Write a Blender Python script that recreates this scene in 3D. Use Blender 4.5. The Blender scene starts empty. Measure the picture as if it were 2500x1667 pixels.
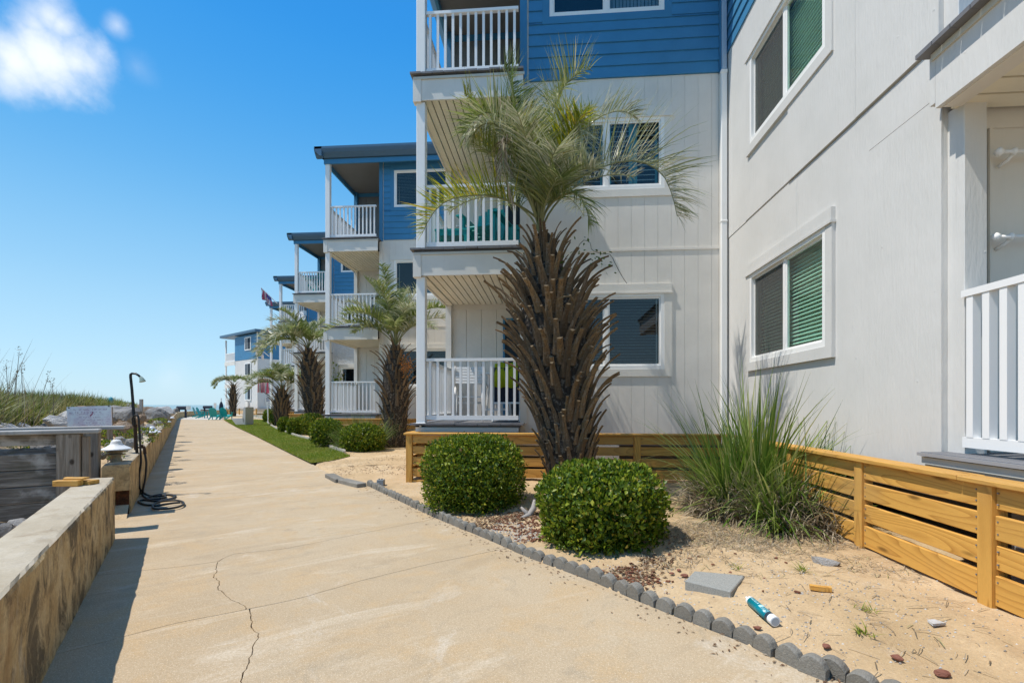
import bpy, bmesh, math, random
import numpy as np
from mathutils import Vector, Matrix, noise

# ------------------------------------------------------------------ camera, sky, sun, exposure
S = bpy.context.scene
COL = S.collection
EYE = 1.2                                  # metres above the walkway
F = 17.0 / 36.0 * 2500.0                   # focal length in photograph pixels
PSI = math.atan(90.0 / F)                  # the camera looks a little to the left of +Y
CP, SP = math.cos(PSI), math.sin(PSI)

cd = bpy.data.cameras.new("camera")
cd.lens = 17.0; cd.sensor_width = 36.0; cd.shift_y = 154.5 / 2500.0
cd.clip_start = 0.05; cd.clip_end = 9000.0
cam = bpy.data.objects.new("camera", cd); COL.objects.link(cam)
cam.location = (0, 0, EYE); cam.rotation_euler = (math.radians(90), 0, PSI)
S.camera = cam

SUN_EL = math.radians(62.5)
SUN_H = Vector((-0.965, -0.262, 0)).normalized()
SUN_V = Vector((SUN_H.x * math.cos(SUN_EL), SUN_H.y * math.cos(SUN_EL), math.sin(SUN_EL)))
SUN_ROT = math.atan2(SUN_V.x, SUN_V.y)

w = bpy.data.worlds.new("World"); S.world = w; w.use_nodes = True
nt = w.node_tree; nt.nodes.clear()
def wn(t, **kw):
    n = nt.nodes.new(t)
    for k, v in kw.items(): setattr(n, k, v)
    return n
sky = wn('ShaderNodeTexSky', sky_type='NISHITA')
sky.sun_disc = False; sky.sun_elevation = SUN_EL; sky.sun_rotation = SUN_ROT
sky.altitude = 0.0; sky.air_density = 1.0; sky.dust_density = 0.35; sky.ozone_density = 2.2
hs = wn('ShaderNodeHueSaturation'); hs.inputs['Saturation'].default_value = 1.25; hs.inputs['Value'].default_value = 1.0
hs.inputs['Hue'].default_value = 0.495
nt.links.new(sky.outputs[0], hs.inputs['Color'])
tc = wn('ShaderNodeTexCoord')
# fair-weather clouds: soft puffs around given directions, broken up by noise
nz = wn('ShaderNodeTexNoise'); nz.inputs['Scale'].default_value = 15.0; nz.inputs['Detail'].default_value = 7.0; nz.inputs['Roughness'].default_value = 0.55
nt.links.new(tc.outputs['Generated'], nz.inputs['Vector'])
def cam_dir(x, y):
    a = Vector(((x - 1250) / F, 1.0, -(y - 988) / F))
    return Vector((a.x * CP - a.y * SP, a.x * SP + a.y * CP, a.z)).normalized()
def math_node(op, a=None, b=None, clamp=False):
    n = wn('ShaderNodeMath', operation=op); n.use_clamp = clamp
    for i, v in enumerate((a, b)):
        if v is None: continue
        if isinstance(v, (int, float)): n.inputs[i].default_value = v
        else: nt.links.new(v, n.inputs[i])
    return n.outputs[0]
total = None
for (x, y, r, gain) in ((115, 145, .072, 1.0), (40, 150, .066, .95), (185, 150, .058, .9), (225, 170, .035, .6), (118, 35, .045, .8), (150, 60, .036, .8), (85, 60, .036, .7), (20, 185, .05, .8), (286, 63, .022, .5),
                        (415, 922, .05, .28), (335, 165, .03, .22),
                        (-900, 300, .2, .9), (-1600, -300, .18, .9), (-2600, 500, .16, .9), (3900, -700, .25, .8)):
    d = cam_dir(x, y)
    sub = wn('ShaderNodeVectorMath', operation='DISTANCE'); nt.links.new(tc.outputs['Generated'], sub.inputs[0]); sub.inputs[1].default_value = d
    q = math_node('DIVIDE', sub.outputs['Value'], r)
    q = math_node('SUBTRACT', 0.95, q)
    nn = math_node('SUBTRACT', nz.outputs['Fac'], 0.5)
    nn = math_node('MULTIPLY', nn, 1.5)
    q = math_node('ADD', q, nn)
    q = math_node('MULTIPLY', q, gain, True)
    total = q if total is None else math_node('MAXIMUM', total, q)
sm = wn('ShaderNodeMapRange', interpolation_type='SMOOTHSTEP'); nt.links.new(total, sm.inputs['Value'])
mix = wn('ShaderNodeMix', data_type='RGBA'); nt.links.new(sm.outputs[0], mix.inputs['Factor'])
sxyz = wn('ShaderNodeSeparateXYZ'); nt.links.new(tc.outputs['Generated'], sxyz.inputs[0])
hz_ = wn('ShaderNodeValToRGB'); hz_.color_ramp.interpolation = 'B_SPLINE'
nt.links.new(sxyz.outputs['Z'], hz_.inputs[0])
e_ = hz_.color_ramp.elements
e_[0].position = 0.0; e_[0].color = (.46, .675, .825, 1); e_[1].position = 1.0; e_[1].color = (.06, .25, .66, 1)
for p_, c_ in ((.10, (.41, .65, .825, 1)), (.22, (.28, .555, .80, 1)), (.38, (.105, .405, .763, 1)), (.56, (.02, .28, .74, 1)), (.68, (.02, .24, .70, 1))):
    x_ = e_.new(p_); x_.color = c_
hs4 = wn('ShaderNodeVectorMath', operation='SCALE'); nt.links.new(hz_.outputs[0], hs4.inputs[0]); hs4.inputs['Scale'].default_value = 3.35
hm = wn('ShaderNodeMix', data_type='RGBA'); hm.inputs['Factor'].default_value = .92; nt.links.new(hs.outputs[0], hm.inputs[6]); nt.links.new(hs4.outputs[0], hm.inputs[7])
nt.links.new(hm.outputs[2], mix.inputs[6]); mix.inputs[7].default_value = (3.0, 3.2, 3.45, 1)
bg = wn('ShaderNodeBackground'); bg.inputs['Strength'].default_value = 0.15
nt.links.new(mix.outputs[2], bg.inputs['Color'])
wo = wn('ShaderNodeOutputWorld'); nt.links.new(bg.outputs[0], wo.inputs[0])

sl = bpy.data.lights.new("sun", 'SUN'); sl.energy = 2.2; sl.angle = math.radians(0.53); sl.color = (1.0, 0.95, 0.87)
so = bpy.data.objects.new("sun", sl); COL.objects.link(so)
so.rotation_euler = (-SUN_V).to_track_quat('-Z', 'Y').to_euler(); so.location = (-20, -5, 40)

S.view_settings.view_transform = 'Standard'; S.view_settings.look = 'None'
S.view_settings.exposure = 1.12; S.view_settings.gamma = 1.0; S.view_settings.use_curve_mapping = False
S.render.engine = 'CYCLES'
S.cycles.max_bounces = 8; S.cycles.transparent_max_bounces = 12
S.cycles.caustics_reflective = False; S.cycles.caustics_refractive = False
S.cycles.use_denoising = True

random.seed(7); RNG = np.random.default_rng(7)
U = random.uniform

# ------------------------------------------------------------------ measuring helpers
def rot(xc, zc): return (xc * CP - zc * SP, xc * SP + zc * CP)
def at(x, y, zc):
    X, Y = rot((x - 1250) / F * zc, zc)
    return Vector((X, Y, EYE - (y - 988) / F * zc))
def gp(x, y, z=0.0):
    return at(x, y, F * (EYE - z) / (y - 988))
def camxy(xc, zc, z=0.0):
    X, Y = rot(xc, zc); return Vector((X, Y, z))

# ------------------------------------------------------------------ objects
def tag(o, label=None, cat=None, group=None, kind=None):
    if label: o['label'] = label
    if cat: o['category'] = cat
    if group: o['group'] = group
    if kind: o['kind'] = kind
    return o
def thing(name, label, cat, loc=(0, 0, 0), rz=0.0, group=None):
    o = bpy.data.objects.new(name, None); COL.objects.link(o)
    o.location = loc; o.rotation_euler = (0, 0, rz); o.empty_display_size = 0.2
    return tag(o, label, cat, group)
def link(name, me, parent=None, loc=None, rot_=None, scale=None):
    o = bpy.data.objects.new(name, me); COL.objects.link(o)
    if parent is not None: o.parent = parent
    if loc is not None: o.location = loc
    if rot_ is not None: o.rotation_euler = rot_
    if scale is not None: o.scale = scale
    return o
def kids(o): return [c for c in COL.objects if c.parent == o]
CHILD = None
def copy_tree(o, loc=None, rz=None, label=None, scale=None):
    def rec(s, par):
        c = s.copy(); COL.objects.link(c)
        if par is not None: c.parent = par
        for ch in s.children: rec(ch, c)
        return c
    c = rec(o, None)
    if loc is not None: c.location = loc
    if rz is not None: c.rotation_euler = (0, 0, rz)
    if scale is not None: c.scale = scale
    if label: c['label'] = label
    return c

class MB:
    """Collects simple solids; build() links them as one mesh object."""
    def __init__(s): s.v = []; s.f = []; s.m = []; s.mi = 0
    def add(s, vs, fs):
        b = len(s.v); s.v += [tuple(p) for p in vs]; s.f += [tuple(b + i for i in f) for f in fs]; s.m += [s.mi] * len(fs); return s
    def box(s, x0, x1, y0, y1, z0, z1):
        if x1 < x0: x0, x1 = x1, x0
        if y1 < y0: y0, y1 = y1, y0
        if z1 < z0: z0, z1 = z1, z0
        return s.add([(x0, y0, z0), (x1, y0, z0), (x1, y1, z0), (x0, y1, z0), (x0, y0, z1), (x1, y0, z1), (x1, y1, z1), (x0, y1, z1)],
                     [(0, 3, 2, 1), (4, 5, 6, 7), (0, 1, 5, 4), (1, 2, 6, 5), (2, 3, 7, 6), (3, 0, 4, 7)])
    def obox(s, c, ax, ay, az, hx, hy, hz):
        c, ax, ay, az = Vector(c), Vector(ax), Vector(ay), Vector(az)
        P = [c + ax * (i * hx) + ay * (j * hy) + az * (k * hz) for k in (-1, 1) for (i, j) in ((-1, -1), (1, -1), (1, 1), (-1, 1))]
        return s.add(P, [(0, 3, 2, 1), (4, 5, 6, 7), (0, 1, 5, 4), (1, 2, 6, 5), (2, 3, 7, 6), (3, 0, 4, 7)])
    def bar(s, p, q, wdt, th, up=(0, 0, 1)):
        p, q = Vector(p), Vector(q); t = (q - p); L = t.length; t.normalize()
        up = Vector(up)
        if abs(t.dot(up)) > .99: up = Vector((0, 1, 0))
        sd = t.cross(up).normalized(); u = sd.cross(t)
        return s.obox((p + q) / 2, t, sd, u, L / 2, wdt / 2, th / 2)
    def tube(s, pts, r, n=8, cap=True):
        pts = [Vector(p) for p in pts]; rr = r if isinstance(r, (list, tuple)) else [r] * len(pts)
        vs = []; fs = []; ref = None
        for i, p in enumerate(pts):
            t = (pts[min(i + 1, len(pts) - 1)] - pts[max(i - 1, 0)])
            if t.length < 1e-9: t = Vector((0, 0, 1))
            t.normalize()
            if ref is None: ref = Vector((1, 0, 0)) if abs(t.x) < .9 else Vector((0, 1, 0))
            a = (ref - t * ref.dot(t)).normalized(); b = t.cross(a); ref = a
            for k in range(n):
                th = 2 * math.pi * k / n
                vs.append(p + (a * math.cos(th) + b * math.sin(th)) * rr[i])
        for i in range(len(pts) - 1):
            for k in range(n):
                k2 = (k + 1) % n
                fs.append((i * n + k, i * n + k2, (i + 1) * n + k2, (i + 1) * n + k))
        if cap:
            fs.append(tuple(range(n))[::-1]); fs.append(tuple((len(pts) - 1) * n + k for k in range(n)))
        return s.add(vs, fs)
    def lathe(s, prof, n=16, c=(0, 0, 0)):
        vs = []; fs = []
        for (r, z) in prof:
            for k in range(n):
                th = 2 * math.pi * k / n; vs.append((c[0] + r * math.cos(th), c[1] + r * math.sin(th), c[2] + z))
        for i in range(len(prof) - 1):
            for k in range(n):
                k2 = (k + 1) % n; fs.append((i * n + k, i * n + k2, (i + 1) * n + k2, (i + 1) * n + k))
        fs.append(tuple(range(n))[::-1]); fs.append(tuple((len(prof) - 1) * n + k for k in range(n)))
        return s.add(vs, fs)
    def prism(s, poly, z0, z1, axis='z'):
        n = len(poly)
        def P(a, b, c): return (a, b, c) if axis == 'z' else ((a, c, b) if axis == 'y' else (c, a, b))
        vs = [P(a, b, z0) for a, b in poly] + [P(a, b, z1) for a, b in poly]
        fs = [tuple(range(n))[::-1], tuple(range(n, 2 * n))] + [(i, (i + 1) % n, n + (i + 1) % n, n + i) for i in range(n)]
        return s.add(vs, fs)
    def mesh(s, name, mats, smooth=False):
        me = bpy.data.meshes.new(name); me.from_pydata(s.v, [], s.f)
        for m in (mats if isinstance(mats, (list, tuple)) else [mats]): me.materials.append(m)
        if max(s.m, default=0) > 0: me.polygons.foreach_set('material_index', s.m)
        if smooth: me.polygons.foreach_set('use_smooth', [True] * len(s.f))
        me.update(); return me
    def build(s, name, mats, parent=None, smooth=False, bevel=0.0, loc=None):
        o = link(name, s.mesh(name, mats, smooth), parent, loc)
        if bevel:
            b = o.modifiers.new('bevel', 'BEVEL'); b.width = bevel; b.segments = 1; b.limit_method = 'ANGLE'
        return o
def np_mesh(name, v, f, mats, mi=None, smooth=False):
    me = bpy.data.meshes.new(name)
    v = np.asarray(v, dtype=np.float32); f = np.asarray(f, dtype=np.int32); k = f.shape[1]
    me.vertices.add(len(v)); me.vertices.foreach_set('co', v.ravel())
    me.loops.add(f.size); me.loops.foreach_set('vertex_index', f.ravel())
    me.polygons.add(len(f)); me.polygons.foreach_set('loop_start', np.arange(0, f.size, k, dtype=np.int32))
    me.polygons.foreach_set('loop_total', np.full(len(f), k, dtype=np.int32))
    for m in (mats if isinstance(mats, (list, tuple)) else [mats]): me.materials.append(m)
    if mi is not None: me.polygons.foreach_set('material_index', np.asarray(mi, dtype=np.int32))
    if smooth: me.polygons.foreach_set('use_smooth', np.ones(len(f), dtype=bool))
    me.update(calc_edges=True); me.validate(); return me

# ------------------------------------------------------------------ materials
class NM:
    def __init__(s, name):
        s.m = bpy.data.materials.new(name); s.m.use_nodes = True; s.t = s.m.node_tree; s.t.nodes.clear()
        s.out = s.n('ShaderNodeOutputMaterial'); s.b = s.n('ShaderNodeBsdfPrincipled'); s.l(s.b.outputs[0], s.out.inputs[0])
        s.co = s.n('ShaderNodeTexCoord').outputs['Object']
    def n(s, t, **kw):
        x = s.t.nodes.new(t)
        for k, v in kw.items(): setattr(x, k, v)
        return x
    def l(s, a, b): s.t.links.new(a, b)
    def mapv(s, scale=(1, 1, 1), src=None, rotz=0.0):
        m = s.n('ShaderNodeMapping'); m.inputs['Scale'].default_value = scale; m.inputs['Rotation'].default_value = (0, 0, rotz)
        s.l(src or s.co, m.inputs['Vector']); return m.outputs[0]
    def noise(s, scale, detail=4, rough=.55, vec=None, dist=0.0):
        x = s.n('ShaderNodeTexNoise'); x.inputs['Scale'].default_value = scale; x.inputs['Detail'].default_value = detail
        x.inputs['Roughness'].default_value = rough; x.inputs['Distortion'].default_value = dist
        s.l(vec or s.co, x.inputs['Vector']); return x.outputs['Fac']
    def ramp(s, fac, stops, interp='LINEAR'):
        r = s.n('ShaderNodeValToRGB'); r.color_ramp.interpolation = interp
        e = r.color_ramp.elements
        while len(e) > 1: e.remove(e[-1])
        e[0].position = stops[0][0]; e[0].color = (*stops[0][1], 1)
        for p, c in stops[1:]:
            x = e.new(p); x.color = (*c, 1)
        s.l(fac, r.inputs[0]); return r.outputs[0]
    def rng(s, fac, a, b, c=0.0, d=1.0):
        r = s.n('ShaderNodeMapRange'); s.l(fac, r.inputs[0])
        for i, v in enumerate((a, b, c, d)): r.inputs[1 + i].default_value = v
        return r.outputs[0]
    def mix(s, fac, a, b, blend='MIX'):
        x = s.n('ShaderNodeMix', data_type='RGBA', blend_type=blend)
        for sock, v in ((x.inputs['Factor'], fac), (x.inputs[6], a), (x.inputs[7], b)):
            if isinstance(v, (int, float)): sock.default_value = v
            elif isinstance(v, tuple): sock.default_value = (*v, 1)
            else: s.l(v, sock)
        return x.outputs[2]
    def col(s, c):
        if isinstance(c, tuple): s.b.inputs['Base Color'].default_value = (*c, 1)
        else: s.l(c, s.b.inputs['Base Color'])
        return s
    def rough(s, r, spec=.4):
        if isinstance(r, (int, float)): s.b.inputs['Roughness'].default_value = r
        else: s.l(r, s.b.inputs['Roughness'])
        s.b.inputs['Specular IOR Level'].default_value = spec; return s
    def bump(s, h, strength=.3, dist=.01):
        b = s.n('ShaderNodeBump'); b.inputs['Strength'].default_value = strength; b.inputs['Distance'].default_value = dist
        s.l(h, b.inputs['Height']); s.l(b.outputs[0], s.b.inputs['Normal']); return s
    def island(s): return s.n('ShaderNodeNewGeometry').outputs['Random Per Island']
    def orand(s): return s.n('ShaderNodeObjectInfo').outputs['Random']

def paint(name, c, rough=.55, var=.06, bscale=60, bst=.12, streak=.05):
    """Weathered exterior paint: fine grain, faint dirt runs, brush relief."""
    M = NM(name)
    n1 = M.noise(2.2, 5); n2 = M.noise(5, 4, vec=M.mapv((6, 6, .5)))
    k = M.mix(M.rng(n1, .3, .7, 0, 1), tuple(x * (1 - var) for x in c), tuple(min(1, x * (1 + var)) for x in c))
    k = M.mix(M.rng(n2, .55, .8, 0, streak * 3), k, tuple(x * .72 for x in (c[0], c[1] * .97, c[2] * .9)))
    k = M.mix(M.rng(M.noise(85, 2), .69, .75, 0, .22), k, tuple(x * .8 for x in c))
    return M.col(k).rough(rough).bump(M.noise(bscale, 3, vec=M.mapv((1, 1, .25))), bst, .006).m
def plain(name, c, rough=.5, spec=.4, metal=0.0, var=.08, scale=8):
    M = NM(name); n = M.noise(scale, 4)
    k = M.mix(n, tuple(x * (1 - var) for x in c), tuple(min(1, x * (1 + var)) for x in c))
    M.col(k).rough(rough, spec); M.b.inputs['Metallic'].default_value = metal; return M.m
def leafmat(name, stops, trans=.3, rough=.45, spec=.35, objvar=0.0, patch=None):
    M = NM(name)
    c = M.ramp(M.island(), stops)
    if patch: c = M.mix(M.rng(M.noise(patch[0], 4, .65), .46, .62, 0, patch[2]), c, patch[1])
    if objvar:
        c = M.mix(M.rng(M.orand(), 0, 1, 0, objvar), c, tuple(x * 1.5 for x in stops[-1][1]))
    M.col(c).rough(rough, spec)
    tr = M.n('ShaderNodeBsdfTranslucent'); M.l(c, tr.inputs[0])
    ms = M.n('ShaderNodeMixShader'); ms.inputs[0].default_value = trans
    M.l(M.b.outputs[0], ms.inputs[1]); M.l(tr.outputs[0], ms.inputs[2]); M.l(ms.outputs[0], M.out.inputs[0])
    return M.m
def pine(name, axis, c1=(.72, .385, .085), c2=(.46, .21, .04), grey=0.0):
    M = NM(name)
    ri = M.n('ShaderNodeVectorMath', operation='ADD'); M.l(M.co, ri.inputs[0])
    cv = M.n('ShaderNodeCombineXYZ'); r = M.rng(M.orand(), 0, 1, 0, 40)
    for i in range(3): M.l(r, cv.inputs[i])
    M.l(cv.outputs[0], ri.inputs[1])
    sc = {'x': (.5, 4, 4), 'y': (4, .5, 4), 'z': (4, 4, .5)}[axis]
    v = M.mapv(sc, ri.outputs[0])
    nz_ = M.noise(1.25, 1.5, .4, vec=v)
    m8 = M.n('ShaderNodeMath', operation='MULTIPLY'); M.l(nz_, m8.inputs[0]); m8.inputs[1].default_value = 15.0
    pp_ = M.n('ShaderNodeMath', operation='FRACT'); M.l(m8.outputs[0], pp_.inputs[0])
    k = M.ramp(pp_.outputs[0], [(0, c1), (.45, tuple((a * .9 + b * .1) for a, b in zip(c1, c2))), (.86, tuple((a * .35 + b * .65) for a, b in zip(c1, c2))), (.93, c2), (1, c1)])
    k = M.mix(M.rng(M.orand(), 0, 1, 0, .55), k, (c1[0] * .62, c1[1] * .66, c1[2] * .8))
    k = M.mix(M.rng(M.noise(1.1, 5, .6), .5, .72, 0, .4), k, (.36, .25, .12))
    vo = M.n('ShaderNodeTexVoronoi'); vo.inputs['Scale'].default_value = 1.0
    ks = {'x': (2.2, 6, 9), 'y': (6, 2.2, 9), 'z': (6, 6, 2.2)}[axis]
    M.l(M.mapv(ks, ri.outputs[0]), vo.inputs['Vector'])
    k = M.mix(M.rng(vo.outputs['Distance'], .07, .17, .85, 0), k, tuple(x * .35 for x in c2))
    fg = M.noise(14, 3, vec=M.mapv(tuple(x * 3 for x in sc), ri.outputs[0]))
    k = M.mix(M.rng(fg, .4, .75, 0, .25), k, tuple(x * .6 for x in c1))
    if grey: k = M.mix(grey, k, (.3, .29, .27))
    return M.col(k).rough(.6, .3).bump(fg, .25, .004).m

m_wall = paint('shade_lifted_grey_paint', (.74, .695, .625))  # side wall's house paint, lightened and warmed in colour to offset the facade's shade
m_wall_side = paint('pale_grey_paint', (.62, .60, .565), bscale=45, bst=.22)
def side_wall():
    M = NM('pale_grey_siding'); n1 = M.noise(1.6, 5); n2 = M.noise(5, 4, vec=M.mapv((7, 7, .5)))
    c = M.mix(M.rng(n1, .3, .7), (.63, .615, .58), (.69, .67, .635)); c = M.mix(M.rng(n2, .55, .8, 0, .22), c, (.48, .46, .42))
    vo = M.n('ShaderNodeTexVoronoi'); vo.inputs['Scale'].default_value = 1.0; M.l(M.mapv((4.1, 4.1, 4.6)), vo.inputs['Vector'])
    dent = M.rng(vo.outputs['Distance'], .02, .055, 1, 0); c = M.mix(M.rng(vo.outputs['Distance'], .015, .03, .45, 0), c, (.30, .29, .27))
    g = M.noise(38, 4, .6, vec=M.mapv((1, 1, .22))); h = M.mix(.35, g, dent)
    M.col(c).rough(.55).bump(h, .45, .012); return M.m
m_wall_side = side_wall()
m_white = paint('white_trim_paint', (.88, .865, .83), .45, .03, 90, .06, .03)
m_vinyl = plain('white_vinyl', (.86, .845, .82), .35, .45, var=.02)
m_trimgrey = paint('grey_trim_paint', (.74, .70, .63), .5)
m_blue = paint('blue_siding_paint', (.056, .222, .40), .45, .08, 70, .1, .03)
m_bluetrim = paint('blue_trim_paint', (.050, .205, .37), .45, .06, 70, .1, .03)
m_roof = plain('blue_metal_roof', (.055, .13, .21), .4, .5)
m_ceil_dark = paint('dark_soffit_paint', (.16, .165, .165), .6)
m_ceil = paint('beige_soffit_paint', (.80, .74, .60), .6)
m_void = plain('dark_void', (.02, .02, .02), .9, .1)
m_deck = plain('grey_deck_board', (.17, .17, .18), .6, .3, var=.2)
m_beige = paint('beige_skirt_paint', (.56, .55, .49), .6)
def stucco():
    M = NM('rough_stucco'); n = M.noise(9, 6, .65, dist=.8)
    M.col(M.mix(n, (.52, .54, .55), (.66, .68, .69))).rough(.8, .2).bump(n, 1.0, .05); return M.m
m_stucco = stucco()
def glass(name, tint, refl=1.0):
    M = NM(name); M.t.nodes.remove(M.b)
    tr = M.n('ShaderNodeBsdfTransparent'); tr.inputs[0].default_value = (*tint, 1)
    gl = M.n('ShaderNodeBsdfGlossy'); gl.inputs['Roughness'].default_value = .015
    fr = M.n('ShaderNodeFresnel'); fr.inputs[0].default_value = 1.5
    mm = M.n('ShaderNodeMath', operation='MULTIPLY'); mm.inputs[1].default_value = 1.7 * refl; mm.use_clamp = True; M.l(fr.outputs[0], mm.inputs[0])
    bf = M.n('ShaderNodeMath', operation='MULTIPLY_ADD'); M.l(M.n('ShaderNodeNewGeometry').outputs['Backfacing'], bf.inputs[0]); bf.inputs[1].default_value = -1; bf.inputs[2].default_value = 1
    m2 = M.n('ShaderNodeMath', operation='MULTIPLY'); M.l(mm.outputs[0], m2.inputs[0]); M.l(bf.outputs[0], m2.inputs[1]); mm = m2
    ms = M.n('ShaderNodeMixShader'); M.l(mm.outputs[0], ms.inputs[0]); M.l(tr.outputs[0], ms.inputs[1]); M.l(gl.outputs[0], ms.inputs[2])
    M.l(ms.outputs[0], M.out.inputs[0]); return M.m
m_glass = glass('clear_glass', (.66, .75, .78))
m_glass_green = glass('green_glass', (.84, .95, .90), .6)
m_room = plain('room_interior', (.035, .05, .065), .8, .1)
m_blind = plain('white_blind', (.55, .57, .57), .6)
m_blind_mint = plain('mint_blind', (.70, .80, .72), .6)
m_teal = plain('teal_plastic', (.012, .33, .31), .4, .4)
m_tealshut = plain('teal_shutter', (.26, .60, .58), .5)
def screen():
    M = NM('insect_screen'); M.col((.12, .12, .115)).rough(.8, .1)
    tr = M.n('ShaderNodeBsdfTransparent'); ms = M.n('ShaderNodeMixShader'); ms.inputs[0].default_value = .45
    M.l(tr.outputs[0], ms.inputs[1]); M.l(M.b.outputs[0], ms.inputs[2]); M.l(ms.outputs[0], M.out.inputs[0]); return M.m
m_screen = screen()
m_pine_x = pine('new_pine_x', 'x'); m_pine_y = pine('new_pine_y', 'y'); m_pine_z = pine('new_pine_z', 'z')
# ------------------------------------------------------------------ walkway coordinates: s along the walk, t across it (t = 0 near the seawall foot)
DX, DZ = -.5615, .8275
def st(xc, zc): return (DX * xc + DZ * zc, DZ * xc - DX * zc)
def world_st(s, t, z=0.0): return camxy(DX * s + DZ * t, DZ * s - DX * t, z)
def px_st(x, y, z=0.0):
    zc = F * (EYE - z) / (y - 988); return st((x - 1250) / F * zc, zc)
T_WALL = -.51

kerb_px = [(2063, 1666), (1991, 1655), (1919, 1621.6), (1857, 1593), (1795.5, 1560), (1600, 1485), (1451, 1420), (1292, 1361), (1198, 1319), (1053, 1259.5), (893, 1183)]
flat_px = [(893, 1183), (846, 1175), (815, 1162)]
edge_px = [(815, 1162), (759, 1130), (712.6, 1107.8), (626.5, 1064.8), (574, 1040.4), (540.4, 1024.5)]
RB = [(-9.0, 6.0), (-3.0, 3.9), (-.55, 2.77)] + [px_st(*p) for p in kerb_px[0:1] + kerb_px[2:]] + [px_st(*p) for p in flat_px[1:]] + [px_st(*p) for p in edge_px[1:]]
RB.sort(); RB_S = np.array([p[0] for p in RB]); RB_T = np.array([p[1] for p in RB])
def tr(s): return float(np.interp(s, RB_S, RB_T))

def concrete_path():
    M = NM('walk_concrete')
    big = M.noise(.55, 5, .6); mid = M.noise(2.6, 6, .65, dist=.6); fine = M.noise(75, 3, .7); spk = M.noise(150, 2, .6)
    ac = M.mapv((.45, 2.0, 1), M.mapv((1, 1, 1), rotz=-.672))           # stretched across the walk
    st1 = M.noise(1.5, 6, .68, vec=ac, dist=.8); st2 = M.noise(.9, 6, .72, vec=ac, dist=1.0)
    c = M.ramp(big, [(.3, (.42, .31, .185)), (.5, (.49, .375, .24)), (.72, (.53, .43, .295))])
    c = M.mix(M.rng(mid, .48, .62, 0, .6), c, (.52, .35, .175))
    c = M.mix(M.rng(st1, .55, .67, 0, .7), c, (.64, .545, .41))
    c = M.mix(M.rng(st2, .54, .66, 0, .55), c, (.33, .255, .165))
    c = M.mix(M.rng(M.noise(6, 6, .72), .54, .66, 0, .45), c, (.37, .285, .185))
    c = M.mix(M.rng(M.noise(1.9, 7, .75, dist=1.4), .57, .66, 0, .5), c, (.30, .25, .18))
    c = M.mix(M.rng(M.noise(1.3, 7, .75, dist=.9), .58, .68, 0, .5), c, (.66, .60, .50))
    c = M.mix(M.rng(fine, .36, .64, .0, .62), c, (.36, .265, .155))
    c = M.mix(M.rng(spk, .56, .68, 0, .65), c, (.78, .66, .48))
    c = M.mix(M.rng(M.noise(120, 2), .68, .74, 0, .6), c, (.17, .125, .08))
    M.col(c).rough(.85, .25); h = M.mix(.5, fine, spk); M.bump(h, .55, .006); return M.m
m_path = concrete_path()
m_gap = plain('joint_dirt', (.10, .085, .065), .95, .1, var=.3)

# joints and the long crack, measured on the ground as (s, t)
J1 = [px_st(*p) for p in [(229.6, 1572), (421, 1522.4), (604.7, 1486), (727, 1461), (895.5, 1413), (1057.8, 1374), (1219.7, 1341)]]
J2 = [px_st(*p) for p in [(214, 1405.7), (421, 1384.6), (528, 1371), (566.4, 1352), (696.5, 1338.7), (784.5, 1321.5), (1000, 1278)]]
J3 = [px_st(*p) for p in [(385, 1237), (493.7, 1226), (727, 1199), (816, 1190)]]
CR = [px_st(*p) for p in [(581.7, 1323.4), (566, 1352), (528, 1371), (526, 1403.8), (535.8, 1438), (566.4, 1463), (608.5, 1488), (618, 1534), (637, 1547), (608.5, 1602.8), (593, 1641), (589, 1667)]]
CR.sort(); CR = [(-1.0, CR[0][1] + .15)] + CR
def fline(pts):
    pts = sorted((t, s) for s, t in pts); T = [p[0] for p in pts]; Sv = [p[1] for p in pts]
    def f(t):
        if t <= T[0]: k = (Sv[1] - Sv[0]) / (T[1] - T[0]); return Sv[0] + max(-.2, min(.2, k)) * (t - T[0])
        if t >= T[-1]: k = (Sv[-1] - Sv[-2]) / (T[-1] - T[-2]); return Sv[-1] + max(-.2, min(.2, k)) * (t - T[-1])
        return float(np.interp(t, T, Sv))
    return f
def jit(s, t, a): return a * (noise.noise(Vector((s * 9, t * 9, 3.3))) + .6 * noise.noise(Vector((s * 31, t * 31, 7.1))))
fj = [lambda t: -7.0, lambda t: -3.2, lambda t: -.9, fline(J1), fline(J2), fline(J3)]
s_last = 7.6
while s_last < 47: fj.append((lambda q: (lambda t: q))(s_last)); s_last += 2.45
fj.append(lambda t: 48.5)
walk = tag(bpy.data.objects.new('walkway', None), kind='structure'); COL.objects.link(walk)
walk['label'] = 'sunlit tan concrete walkway cracked across its slabs'
base = MB()
ss = np.linspace(-8.6, 48.3, 60)
L = [world_st(s, T_WALL - .02, -.022) for s in ss]; R = [world_st(s, tr(s) - .02, -.022) for s in ss]
base.add(L + R, [(i, len(ss) + i, len(ss) + i + 1, i + 1) for i in range(len(ss) - 1)])
base.build('walkway_bed', m_gap, walk)['kind'] = 'structure'
GAP = .0026
def slab(poly):
    """A concrete slab from its outline in (s, t): top, and sides 60 mm deep."""
    n = len(poly); mb = MB()
    top = [world_st(s, t, 0.0) for s, t in poly]; bot = [world_st(s, t, -.06) for s, t in poly]
    from mathutils.geometry import tessellate_polygon
    tri = tessellate_polygon([[Vector((s, t, 0)) for s, t in poly]])
    mb.add(top + bot, [tuple(t) for t in tri] + [(i, n + i, n + (i + 1) % n, (i + 1) % n) for i in range(n)])
    me = mb.mesh('slab', m_path); bm = bmesh.new(); bm.from_mesh(me); bmesh.ops.recalc_face_normals(bm, faces=bm.faces)
    bm.to_mesh(me); bm.free(); link('slab', me, walk)
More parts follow.
